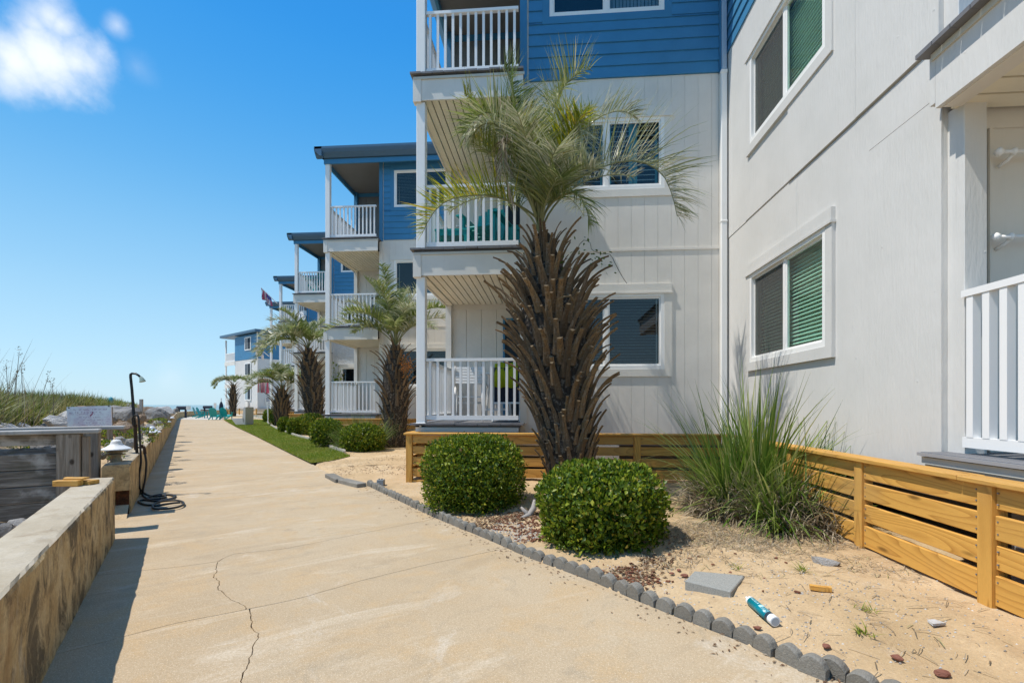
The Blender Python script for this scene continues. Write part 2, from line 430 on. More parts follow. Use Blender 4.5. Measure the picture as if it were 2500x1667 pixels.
for k in range(len(fj) - 1):
    lo, hi = fj[k], fj[k + 1]
    g = GAP if k < 8 else .007
    far = k > 7
    def tmax(f):
        t = tr(f(2.5))
        for _ in range(12): t = tr(f(t))
        return t - .004
    TL = T_WALL - .3 if k < 5 else T_WALL - .05
    a, b = tmax(lo), tmax(hi)
    step = .5 if far else .06
    t0 = np.arange(TL, a, step).tolist() + [a]; t1 = np.arange(TL, b, step).tolist() + [b]
    lower = [(lo(t) + g + (0 if far else jit(lo(t), t, .006)), t) for t in t0]
    upper = [(hi(t) - g + (0 if far else jit(hi(t), t, .006)), t) for t in t1]
    sr = np.linspace(lower[-1][0], upper[-1][0], 14 if not far else 5)[1:-1]
    right = [(s, tr(s) - .004) for s in sr]
    if k in (2, 3, 4):          # slabs the long crack runs through (it dies out in the third)
        cs = np.arange(lower[0][0] - .6, upper[0][0] + 1.5, .025)
        cs = cs[(cs > CR[0][0]) & (cs < CR[-1][0] + 0)]
        crk = [(s, float(np.interp(s, [p[0] for p in CR], [p[1] for p in CR])) + jit(s, 1, .018)) for s in cs]
        crk = [p for p in crk if lo(p[1]) + g + .003 < p[0] < hi(p[1]) - g - .003]
        if k == 4 or len(crk) < 6:
            slab(lower + right + upper[::-1]); continue
        w_ = .0024
        cL = [(s, t - w_ - max(0, .004 * noise.noise(Vector((s * 14, 0, 0))))) for s, t in crk]; cR = [(s, t + w_) for s, t in crk]
        tb, tt = crk[0][1], crk[-1][1]; cL[0] = (lo(tb - .004) + g, tb - .004); cR[0] = (lo(tb + .004) + g, tb + .004); cL[-1] = (hi(tt - .004) - g, tt - .004); cR[-1] = (hi(tt + .004) - g, tt + .004)
        slab([p for p in lower if p[1] < tb - .01] + cL + [p for p in upper if p[1] < tt - .01][::-1])
        slab(cR[::-1] + [p for p in lower if p[1] > tb + .01] + right + [p for p in upper if p[1] > tt + .01][::-1])
    else:
        slab(lower + right + upper[::-1])

# ------------------------------------------------------------------ sand bed beside the walk
kerb_w = [np.array(world_st(s, t)[:2]) for s, t in RB]
def dist_right(P):
    """Signed distance from the walk's right edge (positive on the bed) for an (N, 2) array."""
    best = np.full(len(P), 1e9); sign = np.ones(len(P))
    for a, b in zip(kerb_w[:-1], kerb_w[1:]):
        ab = b - a; q = np.clip(((P - a) @ ab) / (ab @ ab), 0, 1); c = a + q[:, None] * ab
        d = np.hypot(*(P - c).T); cr = ab[0] * (P[:, 1] - a[1]) - ab[1] * (P[:, 0] - a[0])
        m = d < best; best[m] = d[m]; sign[m] = np.where(cr[m] < 0, 1, -1)
    return best * sign
def vnoise(P, sc, seed=0.0):
    return np.array([noise.noise(Vector((x * sc, y * sc, seed))) for x, y in P])
def bed_h(P):
    P = np.atleast_2d(P); d = dist_right(P)
    far = np.clip((P[:, 1] - 8.2) / 1.5, 0, 1)
    z = np.clip(.012 + .085 * d, -.08, .095) * (1 - far) + far * np.clip(.02 + .0 * d, -.08, .03)
    z = np.where(d < 0, np.clip(d * 1.5, -.1, 0) - .02, z)
    return z, d
def bed_z(x, y): return float(bed_h(np.array([[x, y]]))[0][0])
def grid_mesh(name, x0, x1, y0, y1, step, mats, keep=None, zf=None, smooth=True):
    xs = np.arange(x0, x1 + step, step); ys = np.arange(y0, y1 + step, step)
    X, Y = np.meshgrid(xs, ys, indexing='ij'); P = np.stack([X.ravel(), Y.ravel()], 1)
    z, d = zf(P)
    n, m = len(xs), len(ys); idx = np.arange(n * m).reshape(n, m)
    f = np.stack([idx[:-1, :-1], idx[1:, :-1], idx[1:, 1:], idx[:-1, 1:]], -1).reshape(-1, 4)
    if keep is not None:
        k = keep(P, d); f = f[k[f].all(1)]
        used = np.zeros(len(P), bool); used[f.ravel()] = True; mp = np.cumsum(used) - 1; P, z, f = P[used], z[used], mp[f]
    return np_mesh(name, np.column_stack([P, z]), f, mats, smooth=smooth)
def sand_mat(name='bed_sand', damp=0.0):
    M = NM(name)
    a = M.noise(1.4, 5, .6); b = M.noise(9, 5, .65); c_ = M.noise(60, 3, .7); e = M.noise(210, 2)
    c = M.ramp(a, [(.3, (.44, .31, .165)), (.5, (.55, .395, .225)), (.7, (.62, .475, .295))])
    c = M.mix(M.rng(b, .52, .72, 0, .6), c, (.38, .26, .145))
    c = M.mix(M.rng(M.noise(4, 5, .7), .6, .72, 0, .5), c, (.56, .46, .34))
    c = M.mix(M.rng(c_, .35, .7, 0, .35), c, (.27, .19, .115))
    c = M.mix(M.rng(e, .64, .72, 0, .6), c, (.66, .58, .46))
    c = M.mix(M.rng(M.noise(130, 2), .69, .75, 0, .7), c, (.10, .075, .05))
    M.col(c).rough(.92, .15); M.bump(M.mix(.45, b, c_), .75, .02); return M.m
m_sand = sand_mat()
def bed_zf(P):
    z, d = bed_h(P)
    near = P[:, 1] < 9
    z = z + np.where(d > 0, 1, 0) * (.020 * vnoise(P, 1.9, 2.0) + .014 * vnoise(P, 6, 5.0) + np.where(near, .006 * vnoise(P, 15, 9.0), 0))
    return z, d
tag(link('sand_bed', grid_mesh('sand_bed', -6.0, 3.4, .2, 9.0, .05, m_sand, lambda P, d: d > -.12, bed_zf)), 'sandy planting bed between the walk and the timber skirt fence', kind='structure')
tag(link('sand_ground', grid_mesh('sand_ground', -34, 3.4, 8.95, 60, .35, m_sand, lambda P, d: d > -.3, bed_zf)), kind='structure')
def flat(name, poly, mat, kind='structure', z=None):
    mb = MB(); mb.add([(p[0], p[1], p[2] if z is None else z) for p in poly], [tuple(range(len(poly)))])
    return tag(mb.build(name, mat), kind=kind)
flat('ground', [world_st(-3000, T_WALL - .3), world_st(-3000, 3000), world_st(72, 3000), world_st(72, T_WALL - .3)][::-1], m_sand, z=-.13)

# ------------------------------------------------------------------ lawn
lawn_px = [(759, 1130), (800, 1126), (854.8, 1113.4), (812, 1096), (776, 1080), (722, 1065), (681, 1050), (656, 1035), (649, 1025), (600, 1023.5), (546, 1024), (574, 1040.4), (626.5, 1064.8), (712.6, 1107.8)]
lawn_poly = [gp(x, y, .03) for x, y in lawn_px]
m_lawn = plain('lawn_soil', (.17, .20, .03), .9, .1, var=.35, scale=3)
flat('lawn', [(p.x, p.y, .034) for p in lawn_poly], m_lawn)
LP = np.array([(p.x, p.y) for p in lawn_poly])
def inside(P, poly):
    r = np.zeros(len(P), bool); n = len(poly)
    for i in range(n):
        a, b = poly[i], poly[(i + 1) % n]
        c = ((a[1] > P[:, 1]) != (b[1] > P[:, 1])) & (P[:, 0] < (b[0] - a[0]) * (P[:, 1] - a[1]) / (b[1] - a[1] + 1e-12) + a[0]); r ^= c
    return r
def blades(o, az, lean, length, width, droop, segs=3, seed=0):
    """Ribbon blades: origins o (N,3), azimuth, lean from vertical, length, width, droop in radians gained along the blade."""
    N = len(o); rg = np.random.default_rng(seed); p = o.copy(); rows = []
    sd = np.stack([-np.sin(az), np.cos(az), np.zeros(N)], 1)
    tw = rg.uniform(-.9, .9, N); ch = np.stack([np.cos(az), np.sin(az), np.zeros(N)], 1)
    sdv = sd * np.cos(tw)[:, None] + ch * np.sin(tw)[:, None]
    for k in range(segs + 1):
        q = k / segs; wd = width * (1 - q ** 1.6) * .5 + .0004
        rows.append((p - sdv * wd[:, None], p + sdv * wd[:, None]))
        th = lean + droop * q ** 1.3
        p = p + (ch * np.sin(th)[:, None] + np.array([0, 0, 1]) * np.cos(th)[:, None]) * (length / segs)[:, None]
    V = np.stack([x for r in rows for x in r], 1).reshape(-1, 3); n = 2 * (segs + 1); b = np.arange(N) * n
    f = np.concatenate([np.stack([b + 2 * k, b + 2 * k + 1, b + 2 * k + 3, b + 2 * k + 2], 1) for k in range(segs)])
    return V, f
m_lawnblade = leafmat('lawn_blades', [(0, (.12, .19, .012)), (.6, (.20, .28, .018)), (.85, (.32, .34, .04)), (1, (.46, .40, .12))], .35, .5, patch=(.9, (.33, .31, .06), .6))
pts = []
lo, hi = LP.min(0), LP.max(0)
while len(pts) < 52000:
    c = RNG.uniform(lo, hi, (120000, 2)); c = c[inside(c, LP)]
    pr = np.clip(9.0 / c[:, 1], 0, 1) ** 1.3; c = c[RNG.random(len(c)) < pr]; pts += c.tolist()
pts = np.array(pts[:52000]); N = len(pts)
dn = 1 + pts[:, 1] / 22
V, f = blades(np.column_stack([pts, np.full(N, .03)]), RNG.uniform(0, 6.28, N), RNG.uniform(0, .7, N), RNG.uniform(.025, .065, N), .007 * dn, RNG.uniform(.1, 1.0, N), 2, 1)
tag(link('grass', np_mesh('grass', V, f, m_lawnblade)), 'strip of short green grass along the walkway', 'grass', kind='stuff')

# ------------------------------------------------------------------ seaward dune, beach and sea
def dune_zf(Q):
    """Q: (N,2) of (s,t)."""
    s, t = Q[:, 0], Q[:, 1]; d = T_WALL - .24 - t
    prof = np.interp(d, [-.5, 0, .5, 1.1, 2.0, 4, 7, 11, 18, 30, 60], [.30, .36, .48, .74, .88, .92, .6, .1, -.7, -1.7, -3])
    k = np.clip((s - 6.2) / 1.4, 0, 1); k = k * k * (3 - 2 * k)
    low = np.interp(d, [-.5, 0, 3, 8, 14, 30, 60], [-.04, -.05, .0, .25, -.4, -1.7, -3])
    e = np.clip((s - 46) / 14, 0, 1)
    z = low * (1 - k) + prof * k; z = z * (1 - e) + e * np.minimum(z, np.interp(d, [-.5, 0, 5, 14, 40], [.1, .1, .1, -.9, -2.4]))
    amp = np.where(k > .3, .09, .03)
    return z + amp * np.array([noise.noise(Vector((a * .8, b * .8, 1.7))) for a, b in Q]) + .02 * np.array([noise.noise(Vector((a * 4, b * 4, 4.2))) for a, b in Q]), d
def st_grid(name, s0, s1, t0, t1, ds, dt, mat, zf):
    xs = np.arange(s0, s1 + ds, ds); ys = np.arange(t0, t1 + dt, dt)
    X, Y = np.meshgrid(xs, ys, indexing='ij'); Q = np.stack([X.ravel(), Y.ravel()], 1); z, _ = zf(Q)
    xc, zc = DX * Q[:, 0] + DZ * Q[:, 1], DZ * Q[:, 0] - DX * Q[:, 1]
    P = np.stack([xc * CP - zc * SP, xc * SP + zc * CP, z], 1)
    n, m = len(xs), len(ys); idx = np.arange(n * m).reshape(n, m)
    f = np.stack([idx[:-1, :-1], idx[:-1, 1:], idx[1:, 1:], idx[1:, :-1]], -1).reshape(-1, 4)[:, ::-1]
    return np_mesh(name, P, f, mat, smooth=True)
def dune_z(s, t): return float(dune_zf(np.array([[s, t]]))[0][0])
m_dsand = sand_mat('dune_sand_grains')
M = NM('beach_sand'); M.col(M.mix(M.noise(.3, 4), (.50, .44, .35), (.62, .56, .46))).rough(.9, .1).bump(M.noise(3, 4), .3, .05); m_beach = M.m
tag(link('dune', st_grid('dune', -7, 80, -42, T_WALL - .22, .3, .25, m_dsand, dune_zf)), kind='structure')
tag(link('beach', st_grid('beach', 70, 200, -46, 90, 4, 4, m_beach, lambda Q: (np.interp(Q[:, 0], [70, 78, 105, 150, 200], [-.12, .0, .1, -1.6, -3]), 0))), kind='structure')
M = NM('sea_water')
M.col((.02, .10, .13)).rough(.12, .5); wv = M.noise(.12, 6, .6, vec=M.mapv((1, 2.2, 1))); M.bump(wv, .9, .6)
M.b.inputs['IOR'].default_value = 1.33; m_sea = M.m
mb = MB(); mb.add([(-8500, -8500, -1.6), (8500, -8500, -1.6), (8500, 8500, -1.6), (-8500, 8500, -1.6)], [(0, 1, 2, 3)])
tag(mb.build('sea', m_sea), kind='structure')

# ------------------------------------------------------------------ concrete seawalls
def wall_mats():
    M = NM('seawall_face')
    streak = M.noise(4.2, 7, .72, vec=M.mapv((1, 1, .62)), dist=.7); blot = M.noise(3.4, 6, .68, dist=.5); fine = M.noise(60, 4, .7)
    c = M.ramp(blot, [(.3, (.46, .30, .13)), (.5, (.58, .415, .21)), (.7, (.66, .52, .31))])
    c = M.mix(M.rng(M.noise(9, 6, .72, dist=.4), .50, .62, 0, .65), c, (.22, .15, .075))
    c = M.mix(M.rng(streak, .50, .60, 0, .88), c, (.075, .06, .042))
    c = M.mix(M.rng(M.noise(2.3, 6, .7, vec=M.mapv((2, 2, .6))), .60, .74, 0, .8), c, (.74, .63, .46))
    c = M.mix(M.rng(M.noise(1.3, 5, .6, vec=M.mapv((1.8, 1.8, .3))), .62, .72, 0, .7), c, (.20, .07, .022))
    c = M.mix(M.rng(fine, .4, .7, 0, .45), c, (.27, .19, .10))
    M.col(c).rough(.88, .2).bump(M.mix(.5, blot, fine), .7, .012); a = M.m
    M = NM('seawall_top')
    b = M.noise(2.4, 6, .65); g = M.noise(80, 3, .7)
    c = M.ramp(b, [(.3, (.38, .31, .21)), (.55, (.47, .40, .29)), (.75, (.54, .48, .38))])
    c = M.mix(M.rng(M.noise(4, 6, .7), .54, .66, 0, .65), c, (.30, .225, .14))
    c = M.mix(M.rng(g, .45, .75, 0, .35), c, (.28, .24, .19))
    M.col(c).rough(.85, .2).bump(M.mix(.4, b, g), .6, .01); return a, M.m
m_wface, m_wtop = wall_mats()
def seawall_mesh(line, h, wd, step=.07, rag=1.0, z0=-.3):
    """Poured wall along (s,t) points; the foot on the walk side follows the line. Edges worn uneven."""
    P = []; acc = [0]
    for a, b in zip(line[:-1], line[1:]): acc.append(acc[-1] + math.hypot(b[0] - a[0], b[1] - a[1]))
    n = max(2, int(acc[-1] / step)); q = np.linspace(0, acc[-1], n + 1)
    sv = np.interp(q, acc, [p[0] for p in line]); tv = np.interp(q, acc, [p[1] for p in line])
    prof = [(0, z0), (0, .12), (.0, .26), (0, .40), (0, h - .025), (-.004, h - .008), (-.016, h), (-.07, h + .003), (-wd * .5, h + .004), (-wd + .05, h + .002), (-wd + .012, h - .002), (-wd, h - .02), (-wd, .2), (-wd, z0)]
    K = len(prof); V = []; f = []; mi = []
    for i in range(n + 1):
        s, t = sv[i], tv[i]
        j = min(i + 1, n); k = max(i - 1, 0); ds, dt = sv[j] - sv[k], tv[j] - tv[k]; L_ = math.hypot(ds, dt); nx, ny = -dt / L_, ds / L_
        for c, (o, z) in enumerate(prof):
            e = rag * (.006 * noise.noise(Vector((s * 3, c * 1.3, z * 4))) + (.007 if 3 < c < 12 else .003) * noise.noise(Vector((s * 13, c * 2.1, z * 9))))
            zz = max(z0, z + (e * .8 if c > 3 and c < 12 else 0)); oo = o + e
            V.append(world_st(s + nx * oo, t + ny * oo, zz))
        if i:
            for c in range(K - 1):
                f.append(((i - 1) * K + c, (i - 1) * K + c + 1, i * K + c + 1, i * K + c)); mi.append(1 if 5 <= c <= 9 else 0)
    V2 = [tuple(v) for v in V]; me = bpy.data.meshes.new('seawall')
    fs = [tuple(x) for x in f] + [tuple(range(K))[::-1], tuple(n * K + c for c in range(K))]
    me.from_pydata(V2, [], fs); me.materials.append(m_wface); me.materials.append(m_wtop)
    me.polygons.foreach_set('material_index', mi + [0, 0]); me.update()
    bm = bmesh.new(); bm.from_mesh(me); bmesh.ops.recalc_face_normals(bm, faces=bm.faces); bm.to_mesh(me); bm.free()
    return me
sA = px_st(280.5, 1315)[0]; sB = st(-4.176, 5.278)[0]
tag(link('seawall', seawall_mesh([(-7.5, T_WALL), (sA, T_WALL)], .55, .245)), 'near low seawall of stained concrete with pine scraps on top', 'seawall', 'low concrete seawalls along the walk')
sw2 = thing('seawall', 'long seawall from a broken rusty end past the shower, curving off at the pool', 'seawall', world_st(sB, T_WALL), 0, 'low concrete seawalls along the walk')
off = sw2.location
me = seawall_mesh([(sB + .10, -.492), (30, -.47), (49.0, -.45), (53, -.25), (57, .2), (62, 1.2), (67, 3.0), (72, 5.5)], .553, .235)
me.transform(Matrix.Translation(-off)); link('wall_body', me, sw2)
me = seawall_mesh([(sB, -.492), (sB + .105, -.492)], .55, .232, .03, 1.6, .27); me.transform(Matrix.Translation(-off)); link('end_block', me, sw2)
me = seawall_mesh([(sB + .01, -.62), (sB + .105, -.62)], .29, .11, .03, 2.0, -.05); me.transform(Matrix.Translation(-off)); link('end_block', me, sw2)
M = NM('rusty_core'); M.col(M.ramp(M.noise(16, 6, .7), [(.3, (.02, .012, .008)), (.55, (.075, .03, .014)), (.72, (.16, .06, .025)), (.8, (.45, .42, .38))])).rough(.9, .2).bump(M.noise(30, 4), 1, .02); m_rust = M.m
mb = MB(); mb.box(-.004, .05, -.118, -.008, -.02, .27)
me = mb.mesh('rusty_core', m_rust)
for v in me.vertices:
    p = world_st(sB + .055 + v.co.x, -.492 + v.co.y, v.co.z); v.co = p - off
link('rusty_core', me, sw2)
# ------------------------------------------------------------------ apartment blocks (a saw-tooth row; each one steps back and to the left)
LV = (.915, 3.62, 6.335)          # deck levels
WB = 4.845                        # width of a block
STEP = (-4.83, 7.06)
ORG = (-2.09, 7.37)
def pieces(x0, x1, z0, z1, holes):
    """Cuts holes (x0,x1,z0,z1) out of a rectangle; returns rectangles."""
    R = [(x0, x1, z0, z1)]
    for h in holes:
        out = []
        for r in R:
            a, b, c, d = max(r[0], h[0]), min(r[1], h[1]), max(r[2], h[2]), min(r[3], h[3])
            if a >= b or c >= d: out.append(r); continue
            if r[2] < c: out.append((r[0], r[1], r[2], c))
            if d < r[3]: out.append((r[0], r[1], d, r[3]))
            if r[0] < a: out.append((r[0], a, c, d))
            if b < r[1]: out.append((b, r[1], c, d))
        R = out
    return R
class Plane:
    """A facade plane: u along it, v depth behind it, z up; turned into local xyz boxes."""
    def __init__(s, fn): s.fn = fn
    def box(s, mb, u0, u1, v0, v1, z0, z1):
        a, b = s.fn(u0, v0), s.fn(u1, v1)
        return mb.box(a[0], b[0], a[1], b[1], z0, z1)
def window(pl, par, u0, u1, z0, z1, trim, style='blind', frame_w=.055, detail=1, hood=True, gl=None, bl=None, screen_left=False, tw=.115, trimmat=None, flip=False, tp=0.0):
    """Sliding window: frame (part) > pane, mullion pieces, blinds (sub-parts); trim boards are parts of the house."""
    tm = trimmat or m_trimgrey
    if trim:
        for (a, b, c, d, pr) in ((u0 - tw, u1 + tw, z1 + .02, z1 + .02 + .125, .024), (u0 - tw, u1 + tw, z0 - .115, z0, .020), (u0 - tw, u0, z0, z1 + .02, .018), (u1, u1 + tw, z0, z1 + .02, .018)):
            pr += tp; mb = MB(); pl.box(mb, a, b, -pr, .004, c, d)
            if c > z1 and hood: pl.box(mb, a - .012, b + .012, -pr - .012, .004, c - .028, c - .003)
            mb.build('window_trim', tm, par)
    mb = MB(); fw = frame_w; um = (u0 + u1) / 2
    fp = -.014 - tp
    pl.box(mb, u0, u1, fp, .05, z0, z0 + fw); pl.box(mb, u0, u1, fp, .05, z1 - fw, z1 + .019)
    pl.box(mb, u0, u0 + fw, fp, .05, z0 + fw, z1 - fw); pl.box(mb, u1 - fw, u1, fp, .05, z0 + fw, z1 - fw)
    pl.box(mb, um - .030, um + .030, -.004, .045, z0 + fw, z1 - fw)
    for a, b, v in ((u0 + fw, um - .030, .012), (um + .030, u1 - fw, .004)):      # the two sashes
        pl.box(mb, a, b, v, v + .022, z0 + fw, z0 + fw + .03); pl.box(mb, a, b, v, v + .022, z1 - fw - .03, z1 - fw)
        pl.box(mb, a, a + .024, v, v + .022, z0 + fw + .03, z1 - fw - .03); pl.box(mb, b - .024, b, v, v + .022, z0 + fw + .03, z1 - fw - .03)
    fr = mb.build('window', m_white, par)
    for i, (a, b) in enumerate(((u0 + fw + .024, um - .054), (um + .054, u1 - fw - .024))):
        mb = MB(); v = .026 if i == 0 else .016
        pl.box(mb, a, b, v, v + .004, z0 + fw + .03, z1 - fw - .03); mb.build('pane', gl or m_glass, fr)
    if screen_left:
        a, b = (um + .054, u1 - fw - .024) if flip else (u0 + fw + .024, um - .054)
        mb = MB(); pl.box(mb, a, b, .006, .0075, z0 + fw + .03, z1 - fw - .03); mb.build('insect_screen', m_screen, fr)
    mb = MB(); pl.box(mb, u0 + .02, u1 - .02, .5, .52, z0, z1); pl.box(mb, u0, u1, .1, .5, z1 + .002, z1 + .02); pl.box(mb, u0, u1, .1, .5, z0 - .02, z0 - .002)
    pl.box(mb, u0 - .02, u0 - .002, .1, .5, z0, z1); pl.box(mb, u1 + .002, u1 + .02, .1, .5, z0, z1)
    mb.build('room_recess', m_room, fr)
    bm_ = bl or m_blind
    if style == 'blind':
        z = z1 - fw - .05; first = None
        while z > z0 + fw + .02:
            mb = MB(); a, b = pl.fn(u0 + fw + .03, .075), pl.fn(u1 - fw - .03, .075 + .032)
            if detail:
                A0, A1 = pl.fn(u0 + fw + .03, .070), pl.fn(u1 - fw - .03, .070); B0, B1 = pl.fn(u0 + fw + .03, .108), pl.fn(u1 - fw - .03, .108)
                tilt = (.006 if detail == 1 else .03) + U(-.004, .004); z += U(-.002, .002)
                for dz in (0, .002):
                    pass
                mb.add([(*A0, z), (*A1, z), (*B1, z + tilt), (*B0, z + tilt), (*A0, z + .003), (*A1, z + .003), (*B1, z + tilt + .003), (*B0, z + tilt + .003)],
                       [(0, 1, 2, 3), (4, 5, 6, 7), (0, 1, 5, 4), (3, 2, 6, 7)])
                mb.build('blind_slat', bm_, fr)
            z -= .046 if detail == 1 else .044
    elif style == 'shutter':
        for a, b in ((u0 + fw + .03, um - .05), (um + .05, u1 - fw - .03)):
            mb = MB(); c = (a + b) / 2
            for (q0, q1) in ((a, a + .035), (c - .065, c - .004), (c + .004, c + .065), (b - .035, b)): pl.box(mb, q0, q1, .09, .115, z0 + fw, z1 - fw)
            mb.build('shutter_stile', m_tealshut, fr)
            z = z0 + fw + .05
            while z < z1 - fw - .03:
                for (q0, q1) in ((a + .035, c - .065), (c + .065, b - .035)):
                    mb = MB(); pl.box(mb, q0, q1, .092, .108, z, z + .009); mb.build('shutter_louvre', m_vinyl, fr)
                z += .078
    elif style == 'curtain':
        mb = MB(); k = 14
        for i in range(k):
            a = um + .05 + (u1 - um - .1) * i / k; pl.box(mb, a, a + (u1 - um - .1) / k * .8, .09 + .012 * (i % 2), .10 + .012 * (i % 2), z0 + fw, z1 - fw)
        mb.build('curtain', m_blind, fr)
    return fr
def railing(par, p, q, z, n, name='railing', top=1.01, mat=None, post_ends=False, bw=.038):
    """White railing from p to q at deck level z: rails (part) > balusters."""
    mt = mat or m_vinyl; p, q = Vector((*p, 0)), Vector((*q, 0)); mb = MB()
    a = Vector((p.x, p.y, z + top - .022)); b = Vector((q.x, q.y, z + top - .022)); mb.bar(a, b, .062, .045)
    r0 = mb; mb = MB(); a = Vector((p.x, p.y, z + .085)); b = Vector((q.x, q.y, z + .085)); mb.bar(a, b, .045, .07)
    for e in ():
        for hh in (.085, top - .03): mb.bar(Vector((e.x, e.y, z + hh)) - (q - p).normalized() * .015, Vector((e.x, e.y, z + hh)) + (q - p).normalized() * .015, .075, .085)
    r = r0.build(name, mt, par); mb.build('bottom_rail', mt, r)
    L_ = (q - p).length; d = (q - p) / L_
    me = None
    for i in range(n):
        c = p + d * (L_ * (i + .5) / n)
        if me is None: mb = MB(); mb.box(-bw / 2, bw / 2, -bw / 2, bw / 2, .12, top - .045); me = mb.mesh('baluster', mt)
        link('baluster', me, r, (c.x, c.y, z))
    return r
def block(i, label, stuccoed=False, full=True, wins=('blind', 'shutter', 'curtain'), depth=8.0):
    ox, oy = ORG[0] + (i - 1) * STEP[0], ORG[1] + (i - 1) * STEP[1]
    par = thing('apartment_block', label, 'apartment house', (ox, oy, 0), 0, 'apartment blocks stepping back along the walk')
    FY, BX, BY = .36, 1.63, 2.43
    pl = Plane(lambda u, v: (u, FY + v))
    w0, w1 = 2.10, 3.89
    wz = ((1.76, 2.95), (4.585, 5.715), (7.365, 8.52))
    holes = [(w0, w1, a, b) for a, b in wz]
    mb = MB()
    for r in pieces(BX, WB, .58, 8.9, holes): pl.box(mb, r[0], r[1], .005, .10, r[2], r[3])
    mb.box(BX + .02, BX + .10, FY + .10, BY, .58, 8.9)                       # side of the balcony recess
    mb.box(.02, .10, BY + .1, depth, .58, 8.9)                              # seaward wall
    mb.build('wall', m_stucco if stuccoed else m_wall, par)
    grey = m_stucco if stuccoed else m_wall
    tw = .115
    # grooved panels of the two lower storeys
    if not stuccoed:
        for (z0, z1) in ((.58, 3.628), (3.645, 6.345)):
            hs_ = [(a - tw, b + tw, c - .115, d + .145) for a, b, c, d in holes]
            x = BX + .115; pitch = .205
            while x < WB - .20:
                x1 = min(x + pitch - .005, WB - .13)
                for r in pieces(x, x1, z0, z1, hs_):
                    if r[1] - r[0] > .01:
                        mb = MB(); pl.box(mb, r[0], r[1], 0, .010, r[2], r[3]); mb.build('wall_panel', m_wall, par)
                x += pitch
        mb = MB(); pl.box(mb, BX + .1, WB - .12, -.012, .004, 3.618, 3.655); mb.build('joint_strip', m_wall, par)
    else:
        mb = MB(); 
        for r in pieces(BX + .1, WB, .58, 6.345, holes): pl.box(mb, r[0], r[1], 0, .022, r[2], r[3])
        mb.build('stucco_coat', m_stucco, par)
    # lap siding of the top storey
    z = 6.35; n = 0
    bw_ = tw
    while z < 8.80:
        z1 = min(z + .186, 8.9)
        for r in pieces(BX + .14, WB - .13, z, z1, [(w0 - bw_, w1 + bw_, wz[2][0] - .115, wz[2][1] + .145)]):
            a, b, c, d = r; mb = MB()
            y0 = FY - .026; y1 = FY - .006
            if d - c > .02:
                mb.add([(a, y0, c), (b, y0, c), (b, y1, d + .012), (a, y1, d + .012), (a, FY + .02, c), (b, FY + .02, c), (b, FY + .02, d + .012), (a, FY + .02, d + .012)],
                       [(0, 1, 2, 3), (0, 4, 5, 1), (3, 2, 6, 7), (0, 3, 7, 4), (1, 5, 6, 2)])
                mb.build('siding_board', m_blue, par)
        z = z1
    # corner boards
    for (z0, z1, mt) in ((.58, 6.30, grey if stuccoed else m_trimgrey), (6.31, 8.9, m_bluetrim)):
        mb = MB(); pl.box(mb, BX, BX + .112, -.032, .0, z0, z1); pl.box(mb, BX, BX + .02, .0, .12, z0, z1); mb.build('corner_board', mt, par)
        mb = MB(); pl.box(mb, WB - .125, WB - .002, -.030, .0, z0 + .02, z1); mb.build('corner_board', mt, par)
    for k in range(3):
        window(pl, par, w0, w1, wz[k][0], wz[k][1], True, wins[k], detail=1 if full else 0, trimmat=m_bluetrim if k == 2 else (m_trimgrey))
    # balcony: decks, fascia, soffits, posts, rails
    for k, z in enumerate(LV):
        mb = MB(); mb.box(.0, BX + .02, .02, BY, z - .06, z - .03)
        mb.build('balcony_deck', m_deck, par)
        nb = 10
        for j in range(nb):
            mb = MB(); x0 = -.05 + j * (1.76 / nb); x1 = x0 + 1.76 / nb - .006
            dz = U(-.004, .004); mb.box(x0, x1, -.045 + U(-.012, .008), BY, z - .028 + dz, z + dz * .3); mb.build('deck_board', m_deck, par)
        if k == 0:
            mb = MB(); mb.box(.10, BX + .0, .0, .03, .64, z - .062); mb.box(.0, .03, .14, BY, .64, z - .062); mb.build('deck_skirt', m_beige, par)
            mb = MB(); mb.box(.08, BX, -.02, .0, z - .13, z - .07); mb.build('skirt_ledge', m_beige, par)
            continue
        mb = MB(); mb.box(.115, 1.70, .0, .03, z - .42, z - .062); mb.build('fascia', m_trimgrey, par)
        mb = MB(); mb.box(.0, 1.72, -.018, -.001, z - .10, z - .063); mb.build('fascia_ledge', m_beige, par)
        mb = MB(); mb.box(-.012, .114, -.012, .10, z - .44, z - .064); mb.build('corner_cap', m_trimgrey, par)
        mb = MB(); mb.box(.0, .03, .10, BY, z - .42, z - .062); mb.build('fascia', m_trimgrey, par)
        mb = MB(); mb.box(.03, .14, .03, BY, z - .40, z - .30); mb.build('beam', m_ceil, par)
        mb = MB(); mb.box(.03, BX + .02, .03, BY, z - .34, z - .335); mb.build('soffit_void', m_void, par)
        nb = 13 if full else 9
        for j in range(nb):
            x0 = .15 + j * (1.47 / nb); mb = MB(); mb.box(x0, x0 + 1.47 / nb - .017, .04, BY - .02, z - .375, z - .35); mb.build('soffit_board', m_ceil, par)
    # back wall of the balcony with battens, wall bar and door
    for k, z in enumerate(LV):
        zt = (LV[k + 1] - .36) if k < 2 else 8.75
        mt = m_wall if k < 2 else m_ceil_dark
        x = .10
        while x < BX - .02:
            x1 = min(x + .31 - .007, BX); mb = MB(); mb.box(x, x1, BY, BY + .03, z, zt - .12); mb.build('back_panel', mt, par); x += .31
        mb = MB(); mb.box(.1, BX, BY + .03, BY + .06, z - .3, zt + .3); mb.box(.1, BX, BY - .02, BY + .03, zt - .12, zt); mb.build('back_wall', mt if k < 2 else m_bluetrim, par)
        mb = MB(); mb.box(.0, .115, BY - .12, BY + .02, z - .06, zt + .05); mb.build('back_pilaster', m_trimgrey if k < 2 else m_bluetrim, par)
